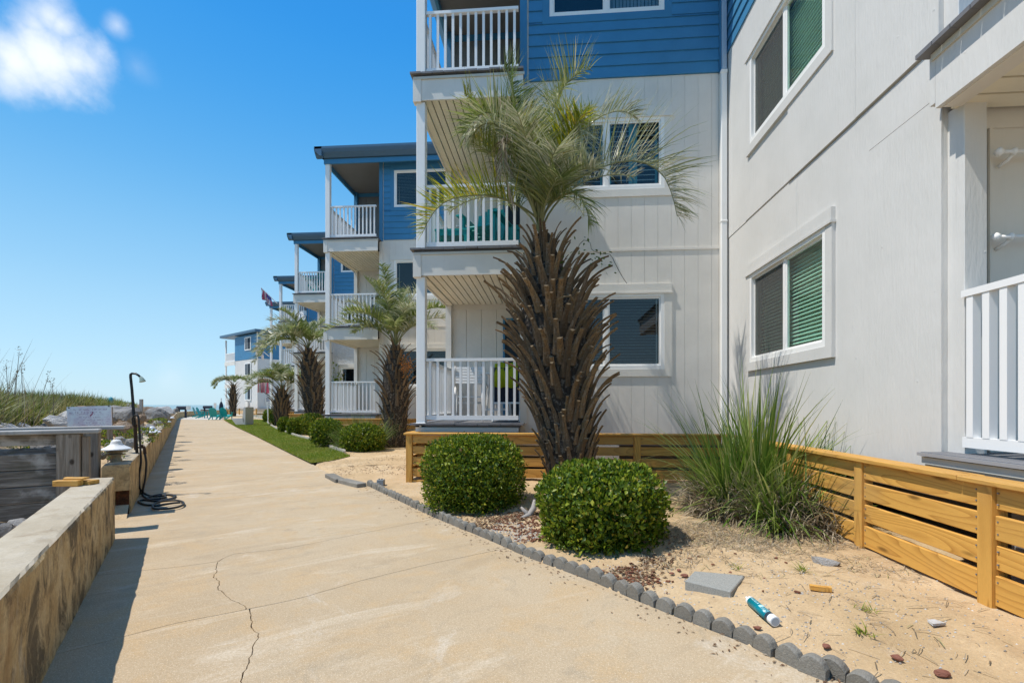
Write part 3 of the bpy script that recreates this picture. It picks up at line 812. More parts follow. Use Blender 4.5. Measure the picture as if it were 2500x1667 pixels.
        if i == 1 and k < 2:
            mb = MB(); mb.tube([(.20, BY - .06, z + 1.22), (1.15, BY - .06, z + 1.225)], .012, 6); mb.box(.20, .23, BY - .06, BY, z + 1.20, z + 1.24); mb.box(1.1, 1.13, BY - .06, BY, z + 1.20, z + 1.24)
            mb.build('wall_bar', m_vinyl, par)
            mb = MB(); mb.box(1.20, 1.60, BY - .012, BY - .002, z, z + 2.0); dr = mb.build('door', m_room, par)
            mb = MB(); mb.box(1.16, 1.20, BY - .03, BY - .002, z, z + 2.04); mb.box(1.20, 1.62, BY - .03, BY - .002, z + 2.0, z + 2.04); mb.build('door_frame', m_bluetrim, dr)
        # posts
        pz0 = (z - .06 if k else .70)
        mb = MB(); mb.box(.03, .168, .03, .165, pz0 + (.0 if k else 0), zt if k == 2 else LV[k + 1] - .43); mb.build('post', m_white, par, bevel=.006)
        if k == 0:
            mb = MB(); mb.box(.02, .178, .02, .175, .66, .92)
            for zz in (.71, .87): mb.lathe([(.018, -.0), (.018, .012), (.006, .022)], 8, (0, 0, 0)) if False else mb.box(.085, .115, .008, .02, zz - .015, zz + .015)
            mb.build('post_shoe', m_white, par, bevel=.004)
            mb = MB(); mb.box(.04, .16, .04, .16, .05, .66); mb.build('pier', m_pine_z, par)
        railing(par, (.175, .10), (BX - .01, .10), z, 12)
        railing(par, (.10, .175), (.10, BY - .13), z, 18)
    # top ceiling, roof and gutter
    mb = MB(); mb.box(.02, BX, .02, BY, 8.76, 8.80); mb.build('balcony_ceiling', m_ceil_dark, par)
    mb = MB(); mb.box(.0, WB, .0, .05, 8.62, 8.76); mb.box(.0, .05, .05, depth, 8.62, 8.76); mb.build('roof_beam', m_bluetrim, par)
    mb = MB()
    prof = [(-.20, 9.06), (-.20, 8.99), (-.16, 8.90), (-.05, 8.78), (.02, 8.78), (.02, 9.06)]
    mb.prism([(y, z) for y, z in prof], -.22, WB, 'x')
    mb.add([], []); mb.prism([(x, z) for x, z in prof], -.2, depth, 'y'); mb.build('gutter', m_roof, par)
    mb = MB(); mb.box(-.02, WB, -.02, depth, 8.80, 9.0); rf = mb.build('roof', m_roof, par)
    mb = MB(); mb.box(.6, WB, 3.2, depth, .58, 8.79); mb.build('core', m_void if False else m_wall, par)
    return par

A1 = block(1, 'nearest facing apartment block, blue top storey over grey, tall palm before its wall')
A2 = block(2, 'second apartment block back, with blue-roofed open top balcony and a dark fish on its wall', wins=('blind', 'curtain', 'blind'))
A3 = block(3, 'third apartment block back, rough white stucco below blue, seen past the second block', stuccoed=True, full=False, wins=('none', 'none', 'none'))
A4 = block(4, 'fourth apartment block back, with a furled flag angled off its post', full=False, wins=('none', 'none', 'none'))
A5 = block(5, 'fifth apartment block back, narrow sliver of balconies behind the drooping palm', full=False, wins=('none', 'none', 'none'))
# first block: downspout in the corner
mb = MB(); mb.box(WB - .118, WB - .03, .36 - .10, .36 - .035, .75, 6.30); mb.box(WB - .124, WB - .024, .36 - .106, .36 - .034, 6.28, 6.34); mb.box(WB - .124, WB - .024, .36 - .106, .36 - .034, 4.0, 4.03)
mb.build('downspout', m_white, A1, bevel=.008)
mb = MB(); mb.box(WB - .10, WB - .03, .36 - .09, .36 - .035, 6.345, 9.0); mb.build('downspout', plain('pale_blue_pipe', (.42, .52, .62), .4), A1, bevel=.008)

# ------------------------------------------------------------------ block beside the camera: its long seaward wall fills the right of the view
XW = 2.755
A0 = thing('apartment_block', 'apartment block along the right edge, its sunlit pale grey side wall with two green-tinted windows', 'apartment house', (XW, 3.5, 0), 0, 'apartment blocks stepping back along the walk')
def L0(y): return y - 3.5
pw = Plane(lambda u, v: (v, -u - 3.5))     # u = -Y in world terms, v = depth behind the wall face (towards +X)
YN, YF = 3.62, 7.725
win0 = [(-6.80, -4.995, 1.775, 2.965), (-6.80, -4.995, 4.73, 5.92), (-6.80, -4.995, 7.5, 8.6)]
mb = MB()
for r in pieces(-YF, -YN, .55, 9.0, win0): pw.box(mb, r[0], r[1], .02, .12, r[2], r[3])
mb.build('wall', m_wall_side, A0)
tw = .115
hs_ = [(a - tw, b + tw, c - .115, d + .145) for a, b, c, d in win0]
rr = random.Random(3)
for (z0, z1, cuts, pr) in ((.55, 3.745, (-YF, -6.95, -5.61, -4.39, -YN), 0.0), (3.762, 6.60, (-YF, -7.0, -5.78, -4.55, -YN), .007)):
    for a, b in zip(cuts[:-1], cuts[1:]):
        zs = [(z0 + (rr.uniform(-.006, .012) if pr else 0), z1)]
        if not pr and b == -YN: zs = [(z0, 3.383), (3.388, z1)]
        for (c, d) in zs:
            p_ = pr + rr.uniform(0, .004) + (.010 if pr and b > -4.9 else 0)
            for r in pieces(a + .001, b - .001, c, d, hs_):
                mb = MB(); pw.box(mb, r[0], r[1], -p_, .02, r[2], r[3]); mb.build('wall_panel', m_wall_side, A0)
z = 6.60
while z < 8.9:
    mb = MB()
    for r in pieces(-YF, -YN, z, z + .186, [hs_[2]]):
        a, b, c, d = r; y0, y1 = -a - 3.5, -b - 3.5
        mb.add([(-.026, y0, c), (-.026, y1, c), (-.004, y1, d + .012), (-.004, y0, d + .012), (.02, y0, c), (.02, y1, c), (.02, y1, d + .01), (.02, y0, d + .01)],
               [(0, 1, 2, 3), (0, 4, 5, 1), (3, 2, 6, 7), (0, 3, 7, 4), (1, 5, 6, 2)])
    mb.build('siding_board', m_blue, A0); z += .186
for k, (a, b, c, d) in enumerate(win0):
    window(pw, A0, a, b, c, d, True, 'blind' if k < 2 else 'none', detail=2, gl=m_glass_green, bl=m_blind_mint, screen_left=True, trimmat=m_wall_side, tp=.020)
# corner post, balcony wall and fittings of that block
def bx0(x0, x1, y0, y1, z0, z1): return MB().box(x0 - XW, x1 - XW, L0(y0), L0(y1), z0, z1)
bx0(2.795, 2.94, 3.485, 3.63, .80, 3.25).build('corner_post', m_wall_side, A0, bevel=.004)
bx0(2.770, 2.90, 3.50, 3.63, 3.70, 9.0).build('corner_post', m_wall_side, A0, bevel=.004)
m_shadewall = m_wall
for a, b in ((2.94, 3.05), (3.055, 3.075), (3.08, 3.9), (3.907, 5.2)):
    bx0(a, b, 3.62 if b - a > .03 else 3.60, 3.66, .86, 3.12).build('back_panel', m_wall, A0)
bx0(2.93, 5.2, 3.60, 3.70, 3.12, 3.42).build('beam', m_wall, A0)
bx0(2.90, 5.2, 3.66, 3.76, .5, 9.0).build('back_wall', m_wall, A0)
for k in range(14):
    y = 3.55 - k * .165
    bx0(2.76, 5.2, y - .145, y, 3.235, 3.26).build('soffit_board', m_ceil, A0)
bx0(2.7, 5.2, 1.3, 3.6, 3.30, 3.305).build('soffit_void', m_void, A0)
bx0(2.63, 2.665, 1.2, 3.51, 3.22, 3.60).build('fascia', m_wall_side, A0)
bx0(2.665, 2.78, 1.2, 3.49, 3.215, 3.30).build('beam', m_wall, A0)
bx0(2.615, 2.63, 1.2, 3.53, 3.555, 3.60).build('fascia_ledge', m_beige, A0)
bx0(2.63, 2.77, 3.512, 3.56, 3.26, 3.59).build('corner_cap', m_wall_side, A0)
for k in range(16):
    y = 3.58 - k * .148; bx0(2.55, 5.2, y - .142, y, 3.602, 3.632).build('deck_board', m_deck, A0)
for k in range(16):
    x = 2.60 + k * .142; bx0(x, x + .136, 1.0, 3.60, .842, .872).build('deck_board', m_deck, A0)
bx0(2.585, 2.60, 1.0, 3.615, .846, .868).build('deck_nosing', plain('grey_vinyl_edge', (.30, .31, .33), .4), A0)
bx0(2.63, 2.66, 1.0, 3.60, .66, .84).build('deck_skirt', m_beige, A0)
bx0(2.61, 2.63, 1.0, 3.605, .79, .838).build('skirt_ledge', m_beige, A0)
railing(A0, (2.80 - XW, L0(3.48)), (2.80 - XW, L0(1.1)), .865, 20, bw=.05, top=1.10)
for (z, x0) in ((2.91, 3.05), (2.335, 3.03)):
    mb = MB(); c = (x0 - XW, L0(3.515), z)
    mb.tube([(c[0], c[1], z), (c[0] + 1.6, c[1], z)], .0125, 8)
    mb.tube([(c[0] - .035 + .01 * q, c[1], z) for q in range(6)], [.012, .024, .029, .028, .022, .014], 10)
    mb.tube([(c[0] + .075 + .007 * q, c[1], z) for q in range(4)], [.018, .026, .026, .018], 10)
    mb.tube([(c[0] + .09, c[1], z), (c[0] + .085, c[1] + .05, z - .035), (c[0] + .06, c[1] + .09, z - .06)], .012, 6)
    mb.build('towel_rail', m_vinyl, A0, smooth=True)
MB().box(.15, 4, .2, 4.4, .55, 9.0).build('core', m_wall, A0)
mb = MB(); mb.box(-.2, 5, -2.6, 4.3, 9.0, 9.2); mb.build('roof', m_roof, A0)

# ------------------------------------------------------------------ new pine skirt fences under the houses
m_pvc = plain('pvc_pipe', (.62, .64, .65), .4)
m_block = plain('pier_block', (.42, .42, .41), .9, .2, var=.15)
def skirt(name, label, p, q, posts, ztop=.79, boards=((.635, .755), (.475, .595), (.31, .43), (.145, .265)), low=True, axis='x', inner=1, cap_breaks=()):
    """Horizontal-board skirt from p to q; inner = side (along local +y after rotation) where the framing is."""
    p, q = Vector((*p, 0)), Vector((*q, 0)); L_ = (q - p).length
    t = thing(name, label, 'fence', p, math.atan2(q.y - p.y, q.x - p.x), 'new pine skirt fences round the house footings')
    ps = sorted(posts)
    for s in ps:
        mb = MB(); mb.box(s - .045, s + .045, -.018, .07, -.06, ztop - .032); mb.build('post', m_pine_z, t, bevel=.004)
    ends = [0] + ps + [L_]
    for a, b in zip(ends[:-1], ends[1:]):
        a2 = a + (.047 if a in ps else 0); b2 = b - (.047 if b in ps else 0)
        if b2 - a2 < .05: continue
        for (z0, z1) in list(boards) + ([(-.02, .10)] if low else []):
            mb = MB(); d = U(-.003, .003); mb.box(a2, b2, .002 + d, .034 + d, z0 + U(-.004, .004), z1 + U(-.004, .004)); mb.build('board', m_pine_x, t, bevel=.004)
    mb = MB()
    for s in ps:
        for (z0, z1) in boards:
            for zz in (z0 + .03, z1 - .03):
                for dx in (-.066, .066): mb.box(s + dx - .004, s + dx + .004, -.0035, .003, zz - .004, zz + .004)
    mb.build('screws', m_deck, t)['kind'] = 'stuff'
    cb = [-.03] + list(cap_breaks) + [L_ + .0]
    for a, b in zip(cb[:-1], cb[1:]):
        mb = MB(); mb.box(a + .002, b - .002, -.045, .12, ztop - .03, ztop + U(-.003, .003)); mb.build('cap_board', m_pine_x, t, bevel=.004)
    return t
K1 = (-2.10, 7.0); K2 = (2.42, 7.0); K3 = (2.42, 1.0)
skirt('skirt_fence', 'new pine skirt fence facing the walk behind the two round bushes', K1, K2, (.045, 1.15, 2.25, 3.356), cap_breaks=(2.6,))
skirt('skirt_fence', 'new pine skirt fence along the right-hand wall behind the pampas grass', K2, K3, (.83, 1.93, 3.03, 4.13, 5.2), low=False, boards=((.63, .752), (.47, .597), (.305, .435), (.11, .27)), cap_breaks=(2.0, 3.98))
skirt('skirt_fence', 'short pine return at the left end of the near skirt fence', (-2.10, 13.9), (-2.10, 7.09), (.5, 1.6, 2.7, 3.8, 4.9, 6.0), low=False)
for i, lab in ((2, 'pine skirt fence cap behind the second palm'), (3, 'pine skirt fence under the third block by the dark palm'), (4, 'pine skirt fence under the fourth block'),):
    x, y = ORG[0] + (i - 1) * STEP[0], ORG[1] + (i - 1) * STEP[1] - .37
    skirt('skirt_fence', lab, (x, y), (x + 4.7, y), (.045, 1.15, 2.25, 3.356, 4.4), low=True)
# footing behind the fences: block piers, pipes and the dark crawl space
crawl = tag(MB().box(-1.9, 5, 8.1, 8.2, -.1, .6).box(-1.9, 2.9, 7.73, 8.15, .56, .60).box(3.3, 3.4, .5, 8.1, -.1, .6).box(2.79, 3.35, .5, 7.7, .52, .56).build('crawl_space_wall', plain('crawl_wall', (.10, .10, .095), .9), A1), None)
crawl.location = (-ORG[0], -ORG[1], 0)
def pier(x, y, wdt, nm='pier'):
    o = MB().box(x - wdt, x + wdt, y - wdt, y + wdt, -.1, .56).build(nm, m_block, A0 if x > 2.45 else A1)
    o.location = (-XW, -3.5, 0) if x > 2.45 else (-ORG[0], -ORG[1], 0)
for x, y in ((2.95, 2.9), (2.95, 5.2), (-.9, 7.9), (.9, 7.9)): pier(x, y, .2)
for z in (.61, .45, .28):
    mb = MB(); mb.tube([(-.62, 7.62, z), (.35, 7.66, z - .02)], .05, 8); o = mb.build('drain_pipe', m_pvc, A1, smooth=True); o.location = (-ORG[0], -ORG[1], 0)

# ------------------------------------------------------------------ far block by the pool
C0 = Vector((*camxy((629.3 - 1250) / F * 56, 56)[:2], 0))
ca = Vector((*rot(-.79, .615), 0)); cb_ = Vector((*rot(.615, .79), 0))
E = thing('apartment_block', 'far grey and blue end block by the pool, three small windows one above another', 'apartment house', C0)
def eb(mb, a0, a1, b0, b1, z0, z1):
    """Box with a along the window face and b along the other face; local to the corner."""
    c = ca * ((a0 + a1) / 2) + cb_ * ((b0 + b1) / 2); c.z = (z0 + z1) / 2
    return mb.obox(c, ca, cb_, Vector((0, 0, 1)), abs(a1 - a0) / 2, abs(b1 - b0) / 2, abs(z1 - z0) / 2)
AW, AT = 6.0, 8.9
eb(MB(), 0, AW, 0, 8, .7, 6.6).build('wall', m_wall_side, E)
eb(eb(MB(), 0.01, AW, 0.01, 8, 6.6, 9.5), 0, AW, 0, 8, 6.58, 6.6).build('upper_wall', m_blue, E)
for k in range(15): eb(eb(MB(), 0, AW, -.03, -.002, 6.62 + k * .19, 6.62 + k * .19 + .17), -.03, -.002, 0, 8, 6.62 + k * .19, 6.62 + k * .19 + .17).build('siding_board', m_blue, E)
eb(MB(), -.05, .1, -.07, .0, .7, 9.6).build('corner_board', m_trimgrey, E)
m_e = MB(); eb(m_e, -.4, AT + .3, -.35, 9, 9.6, 9.85); eb(m_e, -.45, AT + .35, -.5, -.3, 9.62, 9.9); eb(m_e, -.5, -.35, -.5, 9, 9.62, 9.9); m_e.build('roof', m_roof, E)
for k, (z0, z1) in enumerate(((1.85, 3.15), (4.78, 6.06), (7.8, 9.12))):
    m_e = MB(); eb(m_e, 1.6, 3.2, -.09, -.03, z0 - .12, z1 + .12); f_ = m_e.build('window', m_white, E)
    m_e = MB(); eb(m_e, 1.73, 2.37, -.10, -.088, z0, z1); m_e.build('pane', m_room, f_)
    m_e = MB(); eb(m_e, 2.43, 3.07, -.10, -.088, z0, z1); m_e.build('pane', plain('far_dark_pane', (.03, .045, .06), .15, .6) if k else plain('far_pale_pane', (.30, .38, .42), .2, .6), f_)
    if k: continue
m_e = MB(); eb(m_e, 2.1, 2.7, -.22, .0, .98, 1.6); m_e.build('air_conditioner', m_trimgrey, E)
for k, z in enumerate((3.75, 6.55)):
    m_e = MB(); eb(m_e, AW, AT, 0, 3.2, z - .1, z); eb(m_e, AW, AT + .05, -.05, .0, z - .45, z + .02); m_e.build('balcony_deck', m_trimgrey, E)
for z in (.85, 3.75, 6.55):
    m_e = MB(); eb(m_e, AW, AT, 0, .06, z + 1.02, z + 1.1); eb(m_e, AW, AT, 0, .06, z + .06, z + .14); r_ = m_e.build('railing', m_white, E)
    for k in range(22):
        m_e = MB(); a = AW + .08 + k * (AT - AW - .1) / 22; eb(m_e, a, a + .045, .01, .05, z + .14, z + 1.02); m_e.build('baluster', m_white, r_)
    m_e = MB(); eb(m_e, AT - .16, AT, 0, .16, z - .3, z + 2.8); m_e.build('post', m_white, E)
m_e = MB(); eb(m_e, AW, AT, 3.2, 3.3, 6.6, 9.5); m_e.build('balcony_wall', m_bluetrim, E) if False else None
fe = thing('skirt_fence', 'far weathered pine skirt fence round the end block by the pool', 'fence', C0, 0, 'new pine skirt fences round the house footings')
for z in (.12, .27, .42, .57):
    eb(MB(), -.25, 8.6, -.32, -.28, z, z + .11).build('board', m_pine_x, fe); eb(MB(), -.32, -.28, -.25, 8, z, z + .11).build('board', m_pine_y, fe)
for a in (-.3, 1.9, 4.1, 6.3, 8.5): eb(MB(), a - .06, a + .06, -.36, -.24, 0, .74).build('post', m_pine_z, fe)
for b in (2, 4, 6): eb(MB(), -.36, -.24, b - .06, b + .06, 0, .74).build('post', m_pine_z, fe)
eb(eb(MB(), -.4, 8.7, -.40, -.22, .745, .78), -.4, -.22, -.22, 8, .745, .78).build('cap_board', m_pine_x, fe)
m_ink = plain('navy_lettering', (.03, .04, .16), .5)
sg = thing('wall_sign', 'small pale sign with three lines of navy lettering on the end block by the pool', 'sign', C0)
eb(MB(), -.05, -.032, .8, 2.0, 1.25, 2.1).build('sign_board', m_trimgrey, sg)
rs = random.Random(4); m_e = MB()
for z in (1.86, 1.62, 1.38):
    b = .9 + rs.uniform(0, .08)
    while b < 1.85:
        wl = rs.uniform(.05, .085)
        if rs.random() < .85:
            for q in (0, wl - .018): eb(m_e, -.062, -.051, b + q, b + q + .018, z, z + .14)
            for q in rs.sample((0, .06, .12), 2): eb(m_e, -.0615, -.0512, b + .018, b + wl - .018, z + q, z + q + .02)
        b += wl + .03
m_e.build('lettering', m_ink, sg)

# pool, deck
M = NM('pool_deck'); M.col(M.mix(M.noise(.8, 4), (.52, .46, .37), (.60, .54, .45))).rough(.85, .2); m_pooldeck = M.m
flat('pool_deck', [world_st(48.4, -.45), world_st(53, -.25), world_st(57, .2), world_st(62, 1.2), world_st(67, 3), world_st(74, 7), world_st(74, 22), world_st(42.5, 12), world_st(45.3, 2.0)], m_pooldeck, z=.012)
M = NM('pool_water'); M.col((.10, .42, .45)).rough(.08, .5).bump(M.noise(2.5, 3), .4, .05); m_pool = M.m
pp = [gp(606, 1021.5, .02), gp(655, 1021.5, .02), gp(650, 1014.2, .02), gp(600, 1014.2, .02)]
flat('swimming_pool', pp, m_pool, z=.022)
mb = MB()
for a, b in zip(pp, pp[1:] + pp[:1]): mb.bar((a.x, a.y, .03), (b.x, b.y, .03), .3, .04)
tag(mb.build('pool_coping', m_pooldeck), kind='structure')
# ------------------------------------------------------------------ palms
m_boot = None
def boot_mat(name, a, b, c):
    M = NM(name)
    v = M.mapv((14, 14, 1.2)); g = M.noise(3.0, 5, .7, vec=v, dist=.4)
    k = M.mix(M.rng(M.orand(), 0, 1), a, b)
    k = M.mix(M.rng(g, .42, .68), k, c)
    k = M.mix(M.rng(M.noise(24, 4), .52, .66, 0, .6), k, (.25, .215, .17))
    f_ = M.n('ShaderNodeMath', operation='FRACT'); m_ = M.n('ShaderNodeMath', operation='MULTIPLY'); M.l(M.orand(), m_.inputs[0]); m_.inputs[1].default_value = 7.3; M.l(m_.outputs[0], f_.inputs[0])
    k = M.mix(M.rng(f_.outputs[0], .55, 1, 0, .75), k, tuple(x * .42 for x in b))
    M.col(k).rough(.8, .25).bump(g, .6, .01); return M.m
m_boot = boot_mat('palm_boot', (.30, .185, .085), (.155, .108, .066), (.055, .041, .030))
m_boot_end = plain('palm_boot_cut', (.17, .125, .075), .85, .1, var=.3)
m_fibre = boot_mat('palm_fibre', (.05, .036, .024), (.035, .026, .018), (.014, .011, .009))
m_rachis = plain('palm_rachis', (.20, .205, .085), .45, .4, var=.2)
m_frond = leafmat('palm_leaflets', [(0, (.08, .125, .014)), (.4, (.15, .205, .03)), (.72, (.24, .28, .075)), (.9, (.36, .37, .17)), (1, (.50, .46, .28))], .42, .36, .6, .1)
m_frond_y = leafmat('palm_leaflets_yellow', [(0, (.12, .17, .008)), (.5, (.24, .28, .010)), (.85, (.42, .38, .02)), (1, (.48, .34, .04))], .42, .42, .4)
m_frond_s = leafmat('palm_leaflets_silver', [(0, (.17, .21, .085)), (.45, (.30, .325, .17)), (.8, (.47, .475, .32)), (1, (.62, .57, .43))], .34, .33, .7)
m_dry = leafmat('dry_blades', [(0, (.18, .135, .085)), (.5, (.33, .265, .18)), (.85, (.50, .42, .31)), (1, (.30, .28, .10))], .2, .6, .25)
def smooth_path(P, n):
    """Catmull-Rom through the points P, n samples."""
    P = [Vector(p) for p in P]; Q = [P[0] * 2 - P[1]] + P + [P[-1] * 2 - P[-2]]; out = []
    for i in range(n):
        u = i / (n - 1) * (len(P) - 1); k = min(int(u), len(P) - 2); t = u - k
        a, b, c, d = Q[k], Q[k + 1], Q[k + 2], Q[k + 3]
        out.append(.5 * ((2 * b) + (c - a) * t + (2 * a - 5 * b + 4 * c - d) * t * t + (3 * b - a - 3 * c + d) * t ** 3))
    return out
def frond(name, path, parent, loc, npair=62, ll=.48, wd=.0135, mat=None, start=.16, vee=.75, droop=.9, seed=0, r0=.016, ragged=.12):
    """A pinnate leaf: arching rachis (the part's own mesh) and its two ranks of narrow leaflets in the same mesh."""
    rg = random.Random(seed); P = smooth_path([Vector(p) - loc for p in path], 40)
    mb = MB(); mb.tube(P[::3] + [P[-1]], [r0 * (1 - .85 * i / 14) for i in range(len(P[::3]) + 1)], 5)
    me0 = (mb.v, mb.f); V = list(mb.v); Fc = [tuple(f) for f in mb.f]; MI = [0] * len(Fc)
    npair = int(npair * 1.4); ll *= 1.24; wd *= .95
    for i in range(npair):
        q = start + (1 - start) * (i + rg.uniform(-.3, .3)) / npair; q = min(max(q, 0), .999); u = q * 39; k = min(int(u), 38); p = P[k].lerp(P[k + 1], u - k)
        T = (P[min(k + 2, 39)] - P[max(k - 1, 0)]).normalized()
        side = T.cross(Vector((0, 0, 1)))
        if side.length < .15: side = T.cross(Vector((.3, 1, 0)))
        side.normalize(); Nn = side.cross(T).normalized()
        if Nn.z < 0 and abs(T.z) < .8: Nn = -Nn
        Lf = ll * (1 - .30 * abs(2 * (q - .35)) ** 1.5) * (1 if q < .88 else 1 - (q - .88) * 4) * rg.uniform(.82, 1.12)
        for sgn in (-1, 1):
            if rg.random() < ragged * .5: continue
            d = (T * rg.uniform(.40, .80) + side * sgn * rg.uniform(.40, .95) + Nn * vee * rg.uniform(.3, 1.3)).normalized()
            wv = d.cross(Nn)
            if wv.length < .1: wv = d.cross(T)
            wv.normalize(); wv = (wv + Nn * rg.uniform(-.7, .7)).normalized()
            pos = p.copy(); b = len(V); dr = droop * rg.choice((rg.uniform(.2, .9), rg.uniform(.6, 1.3), rg.uniform(1, 2))); nS = 4; L_ = Lf * rg.uniform(.8, 1.1)
            for s in range(nS + 1):
                x = s / nS; h = wd * .5 * (1 - x ** 2) * (.55 + .45 * min(1, x * 5)) + .0006
                V.append(tuple(pos - wv * h)); V.append(tuple(pos + wv * h))
                d = (d + Vector((0, 0, -1)) * dr * .34 * (.3 + x)).normalized()
                pos = pos + d * (L_ / nS)
            for s in range(nS):
                Fc.append((b + 2 * s, b + 2 * s + 1, b + 2 * s + 3, b + 2 * s + 2)); MI.append(1)
    me = bpy.data.meshes.new(name); me.from_pydata(V, [], Fc); me.materials.append(m_rachis); me.materials.append(mat or m_frond)
    me.polygons.foreach_set('material_index', MI); me.update()
    return link(name, me, parent)
def boot_mesh(L_, w0, w1, bend, teeth, seed):
    """A cut leaf base: strap-like, ridged back, curving outwards; local: root at origin, up = +z, outward = +y."""
    rg = random.Random(seed); V = []; f = []; n = 7; p = Vector((0, 0, 0)); th = .10
    for i in range(n + 1):
        q = i / n; wv = w0 + (w1 - w0) * min(1, q * 1.5); tk = .034 * (1 - .45 * q)
        nrm = Vector((0, math.cos(th), -math.sin(th))); 
        for (x, o) in ((-wv / 2, -.2), (-wv * .28, .55), (0, .9), (wv * .28, .55), (wv / 2, -.2), (0, -.45)):
            V.append(p + Vector((x, 0, 0)) + nrm * (o * tk))
        p = p + Vector((0, math.sin(th), math.cos(th))) * (L_ / n); th += bend / n * (.5 + q)
    K = 6
    for i in range(n):
        for k in range(K): f.append((i * K + k, i * K + (k + 1) % K, (i + 1) * K + (k + 1) % K, (i + 1) * K + k))
    f.append(tuple(range(K))[::-1]); f.append(tuple(n * K + k for k in range(K)))
    mi = [0] * (len(f) - 1) + [1]
    if teeth:
        for i in range(2, n):
            for sgn, c in ((-1, 0), (1, 4)):
                for u in (.15, .6):
                    a = Vector(V[i * K + c]).lerp(Vector(V[(i + 1) * K + c]), u); e = (Vector(V[(i + 1) * K + c]) - Vector(V[i * K + c])).normalized()
                    b = len(V); V += [a - e * .006, a + e * .006, a + Vector((sgn * .018, .012, .0)) + e * .022]; f.append((b, b + 1, b + 2)); mi.append(0)
    me = bpy.data.meshes.new('leaf_base'); me.from_pydata([tuple(v) for v in V], [], f); me.materials.append(m_boot); me.materials.append(m_boot_end)
    me.polygons.foreach_set('material_index', mi); me.update(); return me
BOOTS = [boot_mesh(L_, .115, w1 * 1.05, b, t, k) for k, (L_, w1, b, t) in enumerate(((.50, .052, .55, 0), (.62, .050, .75, 1), (.72, .048, .95, 1), (.56, .056, .45, 0), (.80, .046, .85, 1), (.42, .06, .6, 0)))]
def palm(label, base, top, prof, rows, per, bscale, lean_ramp, fronds, seed, dead=0):
    """base/top: axis ends; prof(q): core radius; leaf bases spiral up the core; fronds: dicts for frond()."""
    rg = random.Random(seed); base, top = Vector(base), Vector(top)
    t = thing('pindo_palm', label, 'palm tree', base, 0, 'pindo palms along the walk')
    ax = top - base; n = 14
    mb = MB(); pts = [ax * (i / n) - Vector((0, 0, .1 if i == 0 else 0)) + Vector((0, .0, 0)) for i in range(n + 1)]
    mb.tube(pts, [prof(i / n) for i in range(n + 1)], 14); mb.build('trunk', m_fibre, t, smooth=True)
    cdir = Vector((-base.x, -base.y, 0)).normalized()
    for r in range(rows):
        q = (r + .3) / rows * .98
        for j in range(per):
            ang = (j + .5 * (r % 2) + rg.uniform(-.22, .22)) / per * 2 * math.pi + r * .12
            if Vector((math.cos(ang), math.sin(ang), 0)).dot(cdir) < -.45 and rg.random() < .6: continue
            qq = q + rg.uniform(-.012, .012); rad = prof(qq) * .97; c = ax * qq + Vector((math.cos(ang) * rad, math.sin(ang) * rad, 0))
            sc = bscale(qq) * rg.choice((rg.uniform(.55, .9), rg.uniform(.85, 1.15), rg.uniform(.9, 1.3))); lean = lean_ramp(qq) + rg.uniform(-.16, .14)
            k = rg.randrange(len(BOOTS)) if qq > .25 else rg.choice((0, 3, 5))
            o = link('leaf_base', BOOTS[k], t); d = Vector((math.cos(ang), math.sin(ang), 0))
            R_ = Matrix.Rotation(ang - math.pi / 2 + rg.uniform(-.2, .2), 4, 'Z') @ Matrix.Rotation(-lean, 4, 'X') @ Matrix.Rotation(rg.uniform(-.15, .15), 4, 'Y')
            o.matrix_basis = Matrix.Translation(c) @ R_ @ Matrix.Diagonal((rg.uniform(.85, 1.2) * min(1, sc * 1.15), min(1, sc * 1.1), sc, 1))
    for i, fd in enumerate(fronds):
        frond('frond', parent=t, loc=base, seed=seed * 50 + i, **fd)
    return t
def arch(o, az, e0, e1, L_, n=6, curl=1.0, side=0.0):
    """Points of an arching leaf stalk from o: elevation goes e0 -> e1 (radians)."""
    P = [Vector(o)]; p = Vector(o)
    for i in range(n):
        q = (i + .5) / n; e = e0 + (e1 - e0) * q ** curl; a = az + side * q
        p = p + Vector((math.cos(a) * math.cos(e), math.sin(a) * math.cos(e), math.sin(e))) * (L_ / n); P.append(p.copy())
    return P
def pz(pts, zc): return [at(x, y, zc + d) for x, y, d in pts]
def zpx(pts, zc): return pz([(980 + x / 2.8, y / 2.8, d) for x, y, d in pts], zc)

ZA = 6.15
baseA = at(1400, 988 + F * 1.12 / ZA, ZA); topA = at(1322, 575, ZA)
crA = at(1318, 560, ZA)
fr = []
C = (935, 1500, 0)
fr.append(dict(path=zpx([C, (860, 1440, -.05), (740, 1375, -.2), (600, 1338, -.3), (470, 1338, -.4), (330, 1365, -.45), (220, 1450, -.5), (140, 1600, -.5)], ZA), mat=m_frond_y, ll=.42, vee=1.0, droop=.25, start=.26, npair=60))
fr.append(dict(path=zpx([(960, 1500, 0), (1040, 1360, -.1), (1180, 1240, -.25), (1350, 1150, -.35), (1530, 1100, -.4), (1680, 1120, -.45), (1790, 1200, -.45), (1850, 1330, -.5), (1885, 1480, -.5)], ZA), mat=m_frond_s, ll=.62, vee=1.05, droop=.42, start=.2, npair=78, wd=.013))
fr.append(dict(path=zpx([(925, 1500, 0), (860, 1220, -.1), (790, 1010, -.15), (720, 870, -.2), (640, 790, -.25), (560, 770, -.3), (480, 840, -.3), (440, 930, -.3)], ZA), mat=m_frond, ll=.46, vee=.8, droop=.5, start=.3))
fr.append(dict(path=zpx([(950, 1500, 0), (985, 1220, -.15), (1030, 1000, -.25), (1080, 860, -.35), (1140, 800, -.45), (1200, 850, -.5), (1230, 970, -.55), (1240, 1110, -.55)], ZA), mat=m_frond_s, ll=.44, vee=.55, droop=1.3, start=.3, npair=70))
